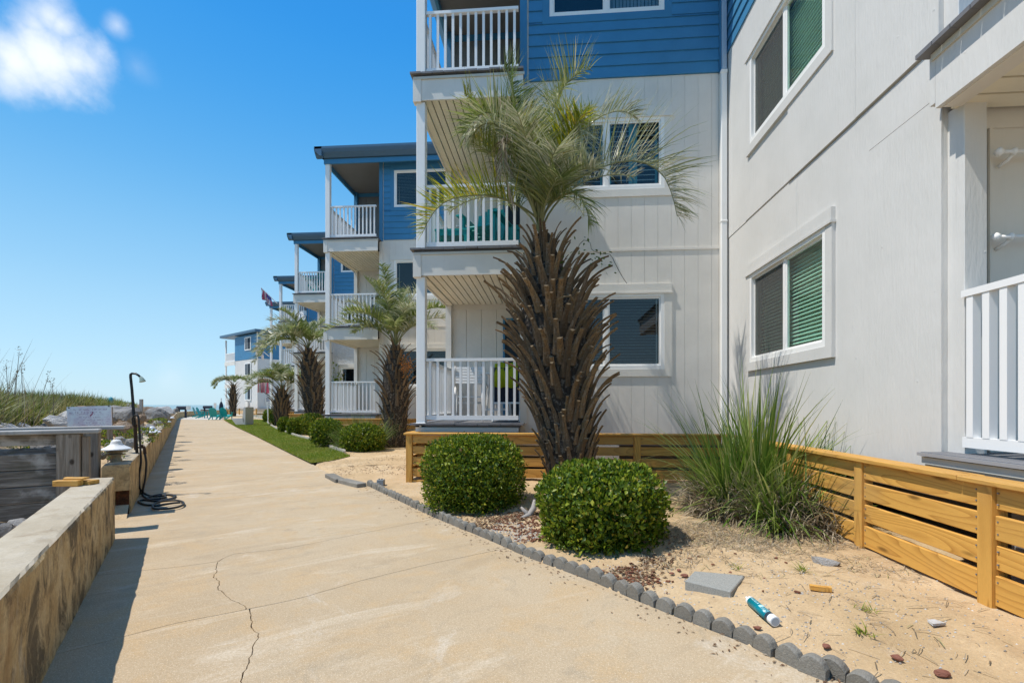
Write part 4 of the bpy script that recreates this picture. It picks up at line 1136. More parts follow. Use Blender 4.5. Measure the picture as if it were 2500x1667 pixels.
fr.append(dict(path=zpx([(945, 1500, 0), (960, 1250, 0), (975, 1020, .0), (1010, 800, 0), (1080, 640, 0), (1180, 520, -.1), (1290, 470, -.1)], ZA), ll=.50, vee=.7, droop=.3, start=.3))
fr.append(dict(path=zpx([(930, 1500, 0), (890, 1220, .1), (840, 980, .15), (790, 800, .2), (760, 640, .25), (730, 520, .25), (700, 450, .25)], ZA), ll=.46, vee=.6, droop=.1, start=.32))
fr.append(dict(path=zpx([(940, 1500, 0), (950, 1250, .2), (990, 1000, .35), (1040, 800, .45), (1090, 650, .5), (1130, 560, .5)], ZA), mat=m_frond_y, ll=.38, vee=.5, droop=.1, start=.55, npair=40))
fr.append(dict(path=zpx([(930, 1500, 0), (850, 1180, -.2), (740, 960, -.4), (640, 850, -.5), (540, 860, -.55), (470, 950, -.55)], ZA), mat=m_frond_s, ll=.36, vee=.4, droop=1.5, start=.4, npair=50))
fr.append(dict(path=zpx([(955, 1500, 0), (1010, 1290, .1), (1100, 1090, .25), (1220, 920, .4), (1360, 800, .5), (1500, 760, .5), (1600, 800, .5)], ZA), mat=m_frond_s, ll=.46, vee=.7, droop=.6, start=.3))
fr.append(dict(path=zpx([(955, 1505, 0), (1020, 1400, -.2), (1110, 1330, -.4), (1200, 1330, -.6), (1260, 1420, -.7), (1290, 1540, -.7)], ZA), ll=.34, vee=.4, droop=1.2, start=.25, npair=44))
fr.append(dict(path=zpx([(925, 1500, 0), (880, 1290, .0), (800, 1100, .2), (700, 950, .35), (600, 850, .45), (480, 700, .5), (430, 640, .5)], ZA), mat=m_frond_y, ll=.42, vee=.5, droop=.4, start=.35))
for k, (az, e0, e1, L_) in enumerate(((2.0, 1.35, -.2, 1.7), (1.1, 1.3, -.4, 1.8), (2.8, 1.2, -.5, 1.6), (.3, 1.25, -.1, 1.7), (4.6, 1.4, .3, 1.3), (5.4, 1.3, -.5, 1.25), (3.7, 1.35, .2, 1.4), (1.6, 1.5, .8, 1.6), (5.0, 1.1, -.6, 1.1))):
    fr.append(dict(path=arch(crA - Vector((0, 0, .05)), az, e0, e1, L_), mat=(m_frond, m_frond_s)[k % 2], ll=.42, vee=.7, droop=.6, start=.28, npair=54))
fr.append(dict(path=zpx([(925, 1480, -.1), (840, 1250, -.3), (760, 1030, -.42), (715, 960, -.46), (695, 1010, -.48), (700, 1150, -.5), (735, 1290, -.5), (770, 1400, -.5)], ZA), mat=m_dry, ll=.30, vee=.1, droop=2.2, start=.35, npair=44, wd=.012))
for k, (az, e0, e1, L_, mt) in enumerate(((4.2, 1.5, .9, 1.35, m_frond_y), (5.7, 1.45, .6, 1.5, m_frond), (3.3, 1.42, .5, 1.5, m_frond_y), (0.9, 1.5, .9, 1.7, m_frond_s), (4.9, 1.2, -.3, 1.3, m_frond_s), (4.5, 1.35, .1, 1.5, m_frond_s), (2.6, 1.5, 1.1, 1.9, m_frond), (5.3, 1.45, .3, 1.45, m_frond_y))):
    fr.append(dict(path=arch(crA - Vector((0, 0, .05)), az, e0, e1, L_), mat=mt, ll=.46, vee=.6, droop=.4, start=.3, npair=56))
palmA = palm('tallest near palm with a shaggy barrel trunk, between the two round bushes', baseA, topA,
     lambda q: float(np.interp(q, [0, .12, .3, .55, .75, .88, 1], [.30, .30, .36, .41, .35, .21, .11])), 25, 15,
     lambda q: float(np.interp(q, [0, .15, .4, .7, .85, .93, 1], [.52, .66, .86, .92, .72, .45, .38])),
     lambda q: float(np.interp(q, [0, .2, .5, .8, 1], [.04, .18, .34, .40, .18])), fr, 11)
# spent spathe bending out of the leaf bases, and a creeper on the trunk
mb = MB(); mb.tube(pz([(1400, 735, -.52), (1392, 722, -.60), (1378, 724, -.64), (1362, 730, -.64)], ZA), [.018, .016, .012, .002], 6)
o = mb.build('spent_spathe', m_boot_end, palmA); o.location = -baseA
m_vine = leafmat('creeper_leaves', [(0, (.05, .10, .015)), (1, (.12, .20, .03))], .35)
vn = thing('creeper_vine', 'thin leafy creeper trailing off the tall palm trunk before the lower joint line', 'vine', baseA)
vp = smooth_path(pz([(1395, 640, -.2), (1420, 590, -.25), (1440, 592, -.3), (1445, 610, -.3), (1470, 620, -.3), (1490, 622, -.35), (1505, 650, -.35), (1522, 680, -.35), (1533, 695, -.35)], ZA), 40)
vp = [p - baseA for p in vp]; mb = MB(); mb.tube(vp[::2], .0035, 4); mb.build('stem', plain('creeper_stem', (.06, .05, .03), .7), vn)
rg = random.Random(5); mb = MB()
for i in range(46):
    p = rg.choice(vp[:26]) + Vector((rg.uniform(-.13, .10), rg.uniform(-.08, .05), rg.uniform(-.22, .04))); a = Vector((rg.uniform(-1, 1), rg.uniform(-1, 1), rg.uniform(-.8, .3))).normalized(); sd = a.cross(Vector((rg.random(), rg.random(), 1))).normalized(); L_ = rg.uniform(.035, .06)
    mb.add([p, p + a * L_ * .45 + sd * L_ * .3, p + a * L_, p + a * L_ * .45 - sd * L_ * .3], [(0, 1, 2, 3)])
tag(mb.build('leaves', m_vine, vn), kind='stuff')

def small_palm(label, x, ybase, zc, h, core, boots_sc, fr_spec, seed, rows=15, per=10, top_dx=0, gz=.03):
    b = at(x, 988 + F * (EYE - gz) / zc, zc); top = b + Vector((top_dx, 0, h))
    fl = []
    for k, s in enumerate(fr_spec):
        az, e0, e1, L_ = s[:4]; fl.append(dict(path=arch(top - Vector((0, 0, .05)), az, min(1.5, e0 + .12), e1 + .05, L_ * 1.08), mat=s[4] if len(s) > 4 else (m_frond, m_frond_s, m_frond)[k % 3], ll=s[5] if len(s) > 5 else .42, vee=.7, droop=.7, start=.24, npair=46, wd=.020 + .0009 * zc))
    return palm(label, b, top, lambda q: float(np.interp(q, [0, .15, .5, .8, 1], [core * .95, core * .9, core * 1.15, core * .95, core * .35])), rows, per,
                lambda q: boots_sc * float(np.interp(q, [0, .2, .5, 1], [.5, .75, 1.0, .75])), lambda q: float(np.interp(q, [0, .3, .7, 1], [.05, .22, .42, .35])), fl, seed)
Pi = math.pi
small_palm('second palm, orange fruit on its trunk, before the second block', 966, 0, 13.6, 2.85, .33, .74,
    [(Pi * .95, 1.2, -.35, 2.0, m_frond, .5), (Pi * 1.08, .9, -.75, 2.1, m_frond, .5), (0.1, 1.05, -.5, 2.0, m_frond_s, .46), (-.25, 1.25, -.3, 1.9, m_frond, .5), (.6, 1.3, .1, 1.8), (2.3, 1.35, .2, 1.9), (1.57, 1.45, .6, 2.0), (4.5, 1.45, .5, 1.8, m_frond), (5.3, 1.25, -.2, 1.6, m_frond_s), (3.9, 1.2, -.3, 1.7, m_frond), (3.4, 1.3, .0, 1.8), (2.7, 1.0, -.6, 1.8), (5.0, 1.05, -.7, 1.5, m_frond), (1.0, 1.4, .4, 1.7), (4.4, 1.5, 1.0, 2.1, m_frond), (0.3, 1.45, .7, 2.1, m_frond_s), (3.0, 1.45, .7, 2.1, m_frond), (-.6, .95, -.7, 1.7, m_frond_s)], 21)
small_palm('third palm, crown drooping left in a heavy mop before the third block', 772, 0, 20.3, 3.55, .37, .9,
    [(Pi, 1.1, -1.2, 2.4, m_frond_s, .55), (Pi * 1.1, .95, -1.3, 2.4, m_frond_s, .55), (Pi * .9, 1.0, -1.2, 2.5, m_frond, .55), (Pi * 1.25, 1.2, -1.0, 2.2, m_frond_s, .5), (Pi * .75, 1.2, -1.0, 2.2), (Pi * 1.5, 1.3, -.9, 1.9), (Pi * 1.4, 1.0, -1.2, 2.1, m_frond_s, .5), (.5, 1.3, -.3, 1.5), (0, 1.2, -.8, 1.4), (Pi * 1.02, .7, -1.35, 2.6, m_frond_s, .55), (Pi * 1.18, .75, -1.3, 2.0, m_frond, .5), (5.5, 1.1, -1.0, 1.5), (2.0, 1.4, .0, 1.8), (Pi, 1.5, -.3, 2.2, m_frond_s, .55), (4.2, 1.5, .2, 1.9, m_frond), (1.0, 1.5, .3, 1.8), (Pi * .85, 1.4, -.7, 2.4, m_frond)], 22, 15, 10, -.35)
small_palm('fourth palm, short with a round mop crown over a wide spiky trunk', 688, 0, 27.3, 2.1, .38, 1.0,
    [(a, e, e1, L_, m_frond if k % 3 else m_frond_s, .55) for k, (a, e, e1, L_) in enumerate(((3.1, 1.0, -.9, 2.3), (3.5, 1.1, -.8, 2.2), (2.7, 1.1, -.7, 2.2), (0.1, 1.0, -.9, 2.3), (-.4, 1.1, -.8, 2.2), (.5, 1.15, -.6, 2.1), (1.5, 1.3, -.2, 2.0), (4.7, 1.3, -.5, 1.9), (4.2, 1.15, -.8, 2.0), (5.2, 1.15, -.8, 2.0), (3.3, .7, -1.1, 2.1), (0.0, .7, -1.1, 2.1), (4.9, 1.5, .3, 1.6), (2.0, 1.4, .2, 1.8)))], 23, 11, 11)
small_palm('slim fifth palm at the pool, small curled crown, left of the far end block', 569, 0, 50, 3.3, .30, 1.25,
    [(Pi, 1.0, -1.2, 2.4, m_frond, .6), (Pi * 1.1, .9, -1.2, 2.2, m_frond, .6), (0, 1.2, -1.0, 1.8, m_frond, .6), (.6, 1.2, -.8, 1.8), (4.5, 1.2, -.9, 1.8), (2, 1.3, -.6, 1.8), (5.4, 1.1, -1.0, 1.9), (3.7, 1.1, -1.0, 2.0), (Pi * .95, .8, -1.3, 2.6, m_frond, .5)], 24, 12, 10)
# orange fruit cluster of the second palm
fc = at(990, 888, 13.25); ft = thing('fruit_cluster', 'hanging cluster of orange palm fruit on the second palm', 'fruit', fc)
m_fruit = plain('orange_fruit', (.50, .16, .015), .5, .4, var=.3)
mb = MB(); rg = random.Random(9)
for k in range(9): mb.tube([Vector((-.12, .05, .22)), Vector((rg.uniform(-.08, .05), rg.uniform(-.08, .08), rg.uniform(.0, .15))), Vector((rg.uniform(-.12, .14), rg.uniform(-.12, .1), rg.uniform(-.28, .05)))], .007, 4)
mb.build('stalk', m_boot, ft)
mb = MB()
for k in range(150):
    c = Vector((rg.gauss(0, .085), rg.gauss(0, .07), rg.gauss(-.06, .13))); r = .017
    mb.add([c + Vector(v) * r for v in ((1, 0, 0), (-1, 0, 0), (0, 1, 0), (0, -1, 0), (0, 0, 1), (0, 0, -1))], [(0, 2, 4), (2, 1, 4), (1, 3, 4), (3, 0, 4), (2, 0, 5), (1, 2, 5), (3, 1, 5), (0, 3, 5)])
tag(mb.build('fruit', m_fruit, ft, smooth=True), kind='stuff')

# ------------------------------------------------------------------ clipped round bushes
m_bushleaf = leafmat('bush_leaves', [(0, (.04, .080, .007)), (.35, (.085, .150, .010)), (.65, (.18, .25, .014)), (.88, (.29, .34, .024)), (.975, (.42, .39, .04)), (1, (.24, .15, .06))], .34, .42, .35)
m_twig = plain('bush_twigs', (.055, .042, .030), .8, .2)
def leaf_cloud(N, rx, ry, h, size, seed, power=2.6, up=.5, lo=0.0):
    """Leaves spread through the outer part of a clipped dome (superellipsoid, flat bottom)."""
    rg = np.random.default_rng(seed)
    d = rg.normal(size=(N, 3)); d /= np.linalg.norm(d, axis=1)[:, None]; d[:, 2] += .12; d /= np.linalg.norm(d, axis=1)[:, None]
    c = np.array([rx, ry, h * .5]); p = power; lowz = np.where(d[:, 2] < 0, .45, 1.0); dzz = d[:, 2] * lowz
    k = (np.abs(d[:, 0] / c[0]) ** p + np.abs(d[:, 1] / c[1]) ** p + np.abs(dzz / c[2]) ** p) ** (-1 / p)
    ph = np.array([noise.noise(Vector(x) * 2.3 + Vector((seed, 0, 0))) for x in d]); ph2 = np.array([noise.noise(Vector(x) * 6 + Vector((seed, 5, 0))) for x in d])
    depth = 1 - np.abs(rg.normal(0, .075, N)) + .10 * ph + .085 * ph2 + np.where(rg.random(N) < .06, rg.uniform(0, .10, N), 0) - np.where((ph2 > .22) & (rg.random(N) < .6), rg.uniform(.05, .22, N), 0)
    P = d * (k * depth)[:, None]; P[:, 2] += h * .5; bad = P[:, 2] < .01 * h; P[bad, 2] = rg.uniform(.02, .45, bad.sum()) * h
    nrm = np.stack([np.sign(d[:, i]) * np.abs(d[:, i] * k / c[i]) ** (p - 1) / c[i] for i in range(3)], 1); nrm /= np.linalg.norm(nrm, axis=1)[:, None] + 1e-9
    a = nrm * rg.uniform(.1, .9, N)[:, None] + rg.normal(0, .55, (N, 3)) + np.array([0, 0, up]); a /= np.linalg.norm(a, axis=1)[:, None]
    sd = np.cross(a, nrm + rg.normal(0, .45, (N, 3))); sd /= np.linalg.norm(sd, axis=1)[:, None] + 1e-9; un = np.cross(sd, a)
    L_ = size * rg.uniform(.65, 1.3, N)[:, None]; wd = L_ * rg.uniform(.24, .32, N)[:, None]
    V = np.stack([P, P + a * L_ * .45 + sd * wd + un * wd * .35, P + a * L_ * .95 - un * L_ * .10, P + a * L_ * .45 - sd * wd + un * wd * .35], 1).reshape(-1, 3)
    b = np.arange(N) * 4; f = np.concatenate([np.stack([b, b + 1, b + 2], 1), np.stack([b, b + 2, b + 3], 1)])
    return V, f
def bush(label, c, rx, ry, h, N, size, seed, power=2.6, rz=0.0, group='clipped round bushes', name='clipped_bush'):
    t = thing(name, label, 'bush', c, rz, group)
    parts_ = [leaf_cloud(N, rx, ry, h, size, seed, power)] + [leaf_cloud(int(N * q), rx * k, ry * k, h * (k + .02), size * 1.15, seed + 99 + i, power) for i, (k, q) in enumerate(((.86, .5), (.70, .4), (.5, .25)))]
    V = np.concatenate([p[0] for p in parts_]); o_ = 0; fs_ = []
    for p in parts_: fs_.append(p[1] + o_); o_ += len(p[0])
    f = np.concatenate(fs_)
    tag(link('foliage', np_mesh('foliage', V, f, m_bushleaf), t), kind='stuff')
    rg = random.Random(seed); mb = MB()
    for k in range(26):
        a = rg.uniform(0, 6.28); r = rg.uniform(.3, .8); e = rg.uniform(.5, .9)
        p1 = Vector((math.cos(a) * rx * r * .4, math.sin(a) * ry * r * .4, h * .35)); p2 = Vector((math.cos(a) * rx * r, math.sin(a) * ry * r, h * e))
        mb.tube([Vector((rg.uniform(-.06, .06), rg.uniform(-.06, .06), -.05)), p1, p2], [.014, .009, .004], 5, False)
    mb.build('branches', m_twig, t); return t
def bush_px(label, x0, x1, y0, y1, gz, N, size, seed, power=2.6, deep=1.0):
    """Bush that reads from x0..x1, y0..y1 in the photograph, its front foot at y1 on ground of height gz."""
    zf = F * (EYE - gz) / (y1 - 988); r = (x1 - x0) / 2 / F * zf; r = (x1 - x0) / 2 / F * (zf + r * deep)
    zc = zf + r * deep; c = at((x0 + x1) / 2, 988, zc); h = EYE - (y0 - 988) / F * zc - gz
    return bush(label, (c.x, c.y, gz), r, r * deep, h, N, size, seed, power)
bush_px('round clipped bush left of the tall palm, before the skirt fence corner', 1036, 1280, 1064, 1260, .05, 13500, .038, 31, 2.6)
bush_px('round clipped bush in front of the tall palm, nearest of all the bushes', 1314, 1618, 1132, 1362, .05, 12500, .044, 32, 2.4)
bush_px('wide clipped bush at the foot of the second palm, where the lawn ends', 834, 938, 1037, 1104, .03, 5200, .055, 33, 2.6, .9)
bush_px('clipped bush left of the pale ornamental grass, under the second block', 760, 834, 1024, 1085, .13, 3600, .06, 34, 3.0, .7)
bush_px('taller clipped bush right of a tight pair, at the foot of the third palm', 731, 789, 1011, 1062, .03, 2600, .065, 35, 2.8)
bush_px('right one of a tight pair of clipped bushes at the lawn edge', 703, 735, 1020, 1062, .03, 1800, .06, 36, 2.8)
bush_px('left one of a tight pair of clipped bushes at the lawn edge', 681, 707, 1018, 1056, .03, 1500, .065, 37, 2.8)
bush_px('low domed clipped bush before the fourth palm, right of the white stake', 661, 703, 1010, 1039, .03, 1800, .075, 38, 2.4)
bush_px('farthest clipped bush, behind the white stake at the pool corner', 644, 668, 1000, 1031, .03, 1500, .085, 39, 2.6)
t = bush_px('thin straggly weed between two bushes of the lawn row', 812, 838, 1056, 1092, .03, 420, .05, 40, 2.0)
t = bush_px('leafy shrub seen through the second block balcony, before the stucco wall', 806, 839, 874, 1050, .03, 1300, .13, 41, 2.2); t.name = 'leafy_shrub'; t['group'] = 'shrubs by the far blocks'
del t['group']

# ------------------------------------------------------------------ pampas grass and ornamental grass
m_grassblade = leafmat('pampas_blades', [(0, (.07, .145, .018)), (.45, (.145, .235, .03)), (.8, (.27, .34, .07)), (1, (.46, .45, .19))], .35, .35, .5)
def clump(label, c, name, N, Ldead, L0_, L1, wd, spread, seed, leanmax=.9, droopmax=1.5, dry=.5, dryL=.55, segs=7, pw=1.6, tight=.18, tufts=16):
    """A tussock: blades grow in tufts that lean their own way, over a skirt of dead ones."""
    rg = np.random.default_rng(seed); t = thing(name, label, 'grass clump', c)
    ta = rg.uniform(0, 6.28, tufts); trr = np.sqrt(rg.random(tufts)) * tight * 2; tl = trr / (tight * 2) * leanmax * .75 * rg.uniform(.5, 1.1, tufts); th = rg.uniform(.65, 1.0, tufts)
    k = rg.integers(0, tufts, N); loose = rg.random(N) < .25
    o = np.column_stack([trr[k] * np.cos(ta[k]) + rg.normal(0, .045, N), trr[k] * np.sin(ta[k]) + rg.normal(0, .045, N), np.zeros(N)])
    az = ta[k] + rg.normal(0, .55, N) + np.where(loose, rg.normal(0, 1.2, N), 0)
    lean = np.clip(tl[k] + rg.normal(0, .10, N) + np.where(loose, rg.uniform(0, leanmax, N), 0), .01, 1.35)
    Lg = (L0_ + (L1 - L0_) * rg.random(N) ** 1.2) * th[k] * (1 - .2 * lean)
    V, f = blades(o, az, lean, Lg, wd * rg.uniform(.45, 1.35, N), rg.uniform(.1, droopmax, N) * (.2 + lean) * np.where(loose, 1.5, 1), segs, seed)
    V[:, 2] = np.maximum(V[:, 2], .004)
    tag(link('blades', np_mesh('blades', V, f, m_grassblade), t), kind='stuff')
    n2 = int(N * dry); r = np.sqrt(rg.random(n2)) * spread; a0 = rg.uniform(0, 6.28, n2); o = np.column_stack([r * np.cos(a0), r * np.sin(a0), rg.uniform(0, .40, n2) * (1 - r / spread) ** .7])
    V, f = blades(o, a0 + rg.normal(0, 1.0, n2), rg.uniform(.2, 1.7, n2), rg.uniform(.12, dryL, n2), wd * .75 * rg.uniform(.4, 1.2, n2), rg.uniform(.3, 2.6, n2), 5, seed + 1)
    V[:, 2] = np.maximum(V[:, 2], .003 + .02 * np.repeat(rg.random(n2), 12))
    tag(link('dry_blades', np_mesh('dry_blades', V, f, m_dry), t), kind='stuff'); return t
gb = gp(1855, 1262, .08)
clump('big shaggy clump of pampas grass in the corner of the skirt fence', (gb.x, gb.y + .18, .075), 'pampas_grass', 1350, 0, .55, 1.85, .024, .62, 51, 1.15, 1.9, 2.6, .5, tight=.2, tufts=22)
g2 = gp(1985, 1300, .08)
clump('small leaning tuft of bright grass against the right-hand skirt fence', (g2.x - .05, g2.y + .15, .08), 'pampas_grass', 420, 0, .45, 1.05, .018, .38, 52, 1.25, 2.2, 2.0, .5, tight=.15, tufts=9)
gc = at(880, 988, 13.0)
clump('pale ornamental grass clump left of the second palm', (gc.x, gc.y, .03), 'ornamental_grass', 900, 0, .7, 1.35, .013, .5, 53, 1.0, 1.8, 1.0, .8, segs=5, tight=.25)
gy = at(805, 988, 13.6)
clump('dry yellow grass tuft between bushes of the lawn row', (gy.x + .25, gy.y, .03), 'ornamental_grass', 260, 0, .4, .8, .012, .4, 54, 1.0, 1.6, 1.5, .6, segs=4, tight=.2)

# ------------------------------------------------------------------ dune vegetation
m_dune = leafmat('dune_grass_blades', [(0, (.07, .11, .012)), (.5, (.13, .185, .022)), (.8, (.22, .25, .045)), (1, (.36, .31, .14))], .35, .5, .3, patch=(1.3, (.24, .19, .085), .7))
N = 46000
rg = np.random.default_rng(61)
s = rg.uniform(6.3, 50, N); s = 6.3 + (s - 6.3) * rg.random(N) ** .55
d = 1.0 + rg.gamma(1.6, 1.0, N) + np.interp(s, [6, 12, 30], [0, .5, .9]); t_ = T_WALL - .24 - d
dens = np.array([noise.noise(Vector((a * .55, b * .55, 8.0))) for a, b in zip(s, t_)])
keep = (dens > -.34) & (d < 9); s, t_, d = s[keep], t_[keep], d[keep]; N = len(s)
z, _ = dune_zf(np.stack([s, t_], 1))
xc, zc = DX * s + DZ * t_, DZ * s - DX * t_
o = np.column_stack([xc * CP - zc * SP, xc * SP + zc * CP, z - .02])
gap = np.exp(-((xc / zc + .885) / .012) ** 2) * .0
hgt = rg.uniform(.22, .52, N) * np.interp(s, [6, 9, 11, 14, 20, 32, 45, 52], [1.75, 1.85, 1.25, 1.3, 1.65, 1.5, 1.1, .5]) * (1 + .3 * dens[keep])
V, f = blades(o, rg.uniform(0, 6.28, N), rg.uniform(0, .75, N), hgt, .010 + .0011 * s, rg.uniform(.1, 1.3, N), 3, 62)
tag(link('dune_grass', np_mesh('dune_grass', V, f, m_dune)), 'thick green dune grass behind the boulders', 'dune grass', kind='stuff')
m_oat = leafmat('sea_oat_stalks', [(0, (.13, .105, .065)), (.6, (.22, .18, .12)), (1, (.32, .27, .19))], .15, .7, .2)
def stalks(N, sr, dr, hr, seed):
    rg = np.random.default_rng(seed)
    s = rg.uniform(*sr, N); d = rg.uniform(*dr, N); t_ = T_WALL - .24 - d; z, _ = dune_zf(np.stack([s, t_], 1)); xc, zc = DX * s + DZ * t_, DZ * s - DX * t_
    o = np.column_stack([xc * CP - zc * SP, xc * SP + zc * CP, z]); return o, rg.uniform(0, 6.28, N), rg.uniform(.0, .35, N), rg.uniform(*hr, N), rg.uniform(.05, .9, N)
Vs = []; Fs = []; nb = 0
for a in (stalks(800, (6.5, 11.5), (1.2, 4.5), (.6, 1.4), 71), stalks(300, (10, 18), (1.6, 5), (.5, 1.1), 72), stalks(40, (16, 45), (2.2, 4.5), (.5, .9), 73)):
    V, f = blades(*a[:4], np.full(len(a[0]), .010), a[4], 6, 74); Vs.append(V); Fs.append(f + nb); nb += len(V)
tag(link('dry_sea_oat_stalks', np_mesh('dry_sea_oat_stalks', np.concatenate(Vs), np.concatenate(Fs), m_oat)), 'thin dry stalks rising out of the dune grass', 'dune grass', kind='stuff')
for k, (x, y, zz, hh, lab) in enumerate(((47, 858, 8.0, .0, 'tallest sea oat, seed head high above the dune grass'), (15, 892, 8.0, 0, 'sea oat with a drooping head at the left edge'), (53, 898, 8.4, 0, 'sea oat with a fat purple-brown head below the tallest one'), (39, 915, 8.2, 0, 'short sea oat with a round head'), (117, 920, 8.6, 0, 'leaning sea oat with a long slanting head'), (128, 935, 8.8, 0, 'sea oat with a ragged nodding head above the faded sign'))):
    p = at(x, y, zz); zb = 1.0; b = Vector((p.x + (-.1, .05, .02, -.05, -.18, .03)[k], p.y, zb))
    t = thing('sea_oat', lab, 'sea oat', b, 0, 'sea oats on the dune'); mb = MB(); q = p - b
    mb.tube([Vector((0, 0, -.1)), q * .5 + Vector((0, 0, .06)), q], [.006, .005, .003], 5); mb.build('stalk', m_oat, t)
    mb = MB(); rg2 = random.Random(80 + k)
    for i in range(34):
        a = q + Vector((rg2.gauss(0, .018), rg2.gauss(0, .018), rg2.uniform(-.10, .09))); v = Vector((rg2.uniform(-1, 1), rg2.uniform(-1, 1), rg2.uniform(-.6, .8))).normalized() * rg2.uniform(.02, .04); w_ = v.cross(Vector((.3, .5, 1))).normalized() * .007
        mb.add([a, a + v * .5 + w_, a + v, a + v * .5 - w_], [(0, 1, 2, 3)])
    mb.build('seed_head', m_oat, t)
# ------------------------------------------------------------------ scalloped edging blocks along the bed
M = NM('edging_concrete'); a = M.noise(6, 5); g = M.noise(120, 3, .7)
c = M.mix(M.rng(a, .35, .7), (.23, .215, .18), (.33, .31, .27)); c = M.mix(M.rng(g, .4, .7, 0, .5), c, (.12, .115, .105)); c = M.mix(M.rng(M.noise(3, 5), .6, .75, 0, .6), c, (.30, .26, .19))
c = M.mix(M.rng(M.orand(), 0, 1, 0, .5), c, (.16, .145, .12)); M.col(c).rough(.9, .15).bump(g, .8, .006); m_edge = M.m
KW = [gp(x, y, 0) for x, y in sorted(kerb_px, key=lambda p: -p[1])]
KW = [Vector((2.05, 1.05, 0)) * .55 + KW[0] * .45 + Vector((.0, -.12, 0))] + KW
KW = smooth_path(KW, 200); acc = [0.0]
for a_, b_ in zip(KW[:-1], KW[1:]): acc.append(acc[-1] + (b_ - a_).length)
def kerb_at(d):
    d = max(0, min(acc[-1] - 1e-4, d)); i = int(np.searchsorted(acc, d)) - 1; i = max(0, i); q = (d - acc[i]) / (acc[i + 1] - acc[i]); p = KW[i].lerp(KW[i + 1], q)
    t = (KW[i + 1] - KW[i]).normalized(); return p, t
def scallop_mesh(seed):
    rg = random.Random(seed); mb = MB(); n = 9; wd = .112; th = .055; pr = []
    for i in range(n):
        q = i / (n - 1); x = (q - .5) * wd; pr.append((x, .045 + .042 * math.sin(math.pi * q) ** .7 + rg.uniform(-.002, .002)))
    V = []; f = []
    for (dy, ins) in ((-th / 2, .006), (-th / 2 + .010, 0), (th / 2 - .010, 0), (th / 2, .006)):
        V += [(x * (1 - ins * 6), dy + rg.uniform(-.0015, .0015), z - ins) for x, z in pr] + [(wd / 2 * (1 - ins * 6), dy, -.05), (-wd / 2 * (1 - ins * 6), dy, -.05)]
    K = n + 2
    for r in range(3):
        for k in range(K): f.append((r * K + k, r * K + (k + 1) % K, (r + 1) * K + (k + 1) % K, (r + 1) * K + k))
    f.append(tuple(range(K))); f.append(tuple(3 * K + k for k in range(K))[::-1])
    mb.add(V, f); me = mb.mesh('scallop', m_edge)
    bm = bmesh.new(); bm.from_mesh(me); bmesh.ops.recalc_face_normals(bm, faces=bm.faces); bm.to_mesh(me); bm.free(); return me
SC = [scallop_mesh(k) for k in range(5)]
EL = []
EDGE_LABELS = ['nearest scalloped grey edging block, at the bottom edge of the picture', 'second scalloped edging block from the bottom edge, in front of bare sand', 'scalloped edging block closest to the teal sealant tube', 'scalloped edging block in front of the flat grey paver',
 'scalloped edging block just right of the nearest round bush', 'scalloped edging block in front of the right half of the nearest bush', 'scalloped edging block in front of the left half of the nearest bush', 'scalloped edging block beside the bark between the two round bushes',
 'scalloped edging block in front of the round bush left of the palm', 'scalloped edging block at the left end of the farther round bush', 'scalloped edging block beside bare sand, right of the utility box', 'scalloped edging block beside the little grey utility box', 'last scalloped edging block, touching the flat grey stones', 'last scalloped edging block, touching the flat grey stones']
d = .06; bi = 0
while d < acc[-1] - .12:
    p0, t0 = kerb_at(d + .28)
    zj = U(-.008, .006)
    cx, cy = (p0.x * CP + p0.y * SP), (-p0.x * SP + p0.y * CP); pxx = 1250 + F * cx / cy
    EL.append((round(pxx), bi))
    lab = EDGE_LABELS[min(bi, len(EDGE_LABELS) - 1)]
    e = thing('edging_block', lab, 'edging block', p0 + Vector((0, 0, zj)), 0, 'scalloped edging blocks')
    for k in range(5):
        if d + .056 + k * .1135 > acc[-1] - .03: break
        p, t = kerb_at(d + .056 + k * .1135); nrm = Vector((t.y, -t.x, 0))
        o = link('scallop', SC[(bi * 3 + k) % 5], e, p - p0 + nrm * (.03 + U(-.004, .004)) + Vector((0, 0, U(-.012, .004))), (U(-.09, .09), U(-.07, .07), math.atan2(t.y, t.x) + U(-.09, .09)), (U(.94, 1.04), U(.9, 1.1), U(.86, 1.06)))
    d += .5675 + U(.004, .02); bi += 1
print('EDGE', EL)
for i, (a_, b_, lab) in enumerate((((815, 1163), (843, 1177), 'flat grey edging stone at the far end of the row'), ((846, 1176), (895, 1188), 'longer flat grey edging stone beside the scalloped row'))):
    p, q = gp(*a_), gp(*b_); t = (q - p).normalized(); nrm = Vector((t.y, -t.x, 0)); mb = MB(); c = (p + q) / 2 + nrm * .07
    mb.obox((0, 0, .02), t, nrm, (0, 0, 1), (q - p).length / 2 * .97, .075, .04); tag(mb.build('edging_stone', m_edge, bevel=.008, loc=c), lab, 'edging stone', 'flat edging stones')
lw = [gp(x, y, .03) for x, y in ((842, 1106), (812, 1096), (776, 1080), (745, 1071), (722, 1065), (700, 1057), (681, 1050), (666, 1042), (656, 1035), (650, 1027))]
lw = smooth_path(lw, 120); dd = [0.0]
for a_, b_ in zip(lw[:-1], lw[1:]): dd.append(dd[-1] + (b_ - a_).length)
x = 0.0
m_edge2 = plain('pale_edging', (.42, .39, .32), .9, .15, var=.2)
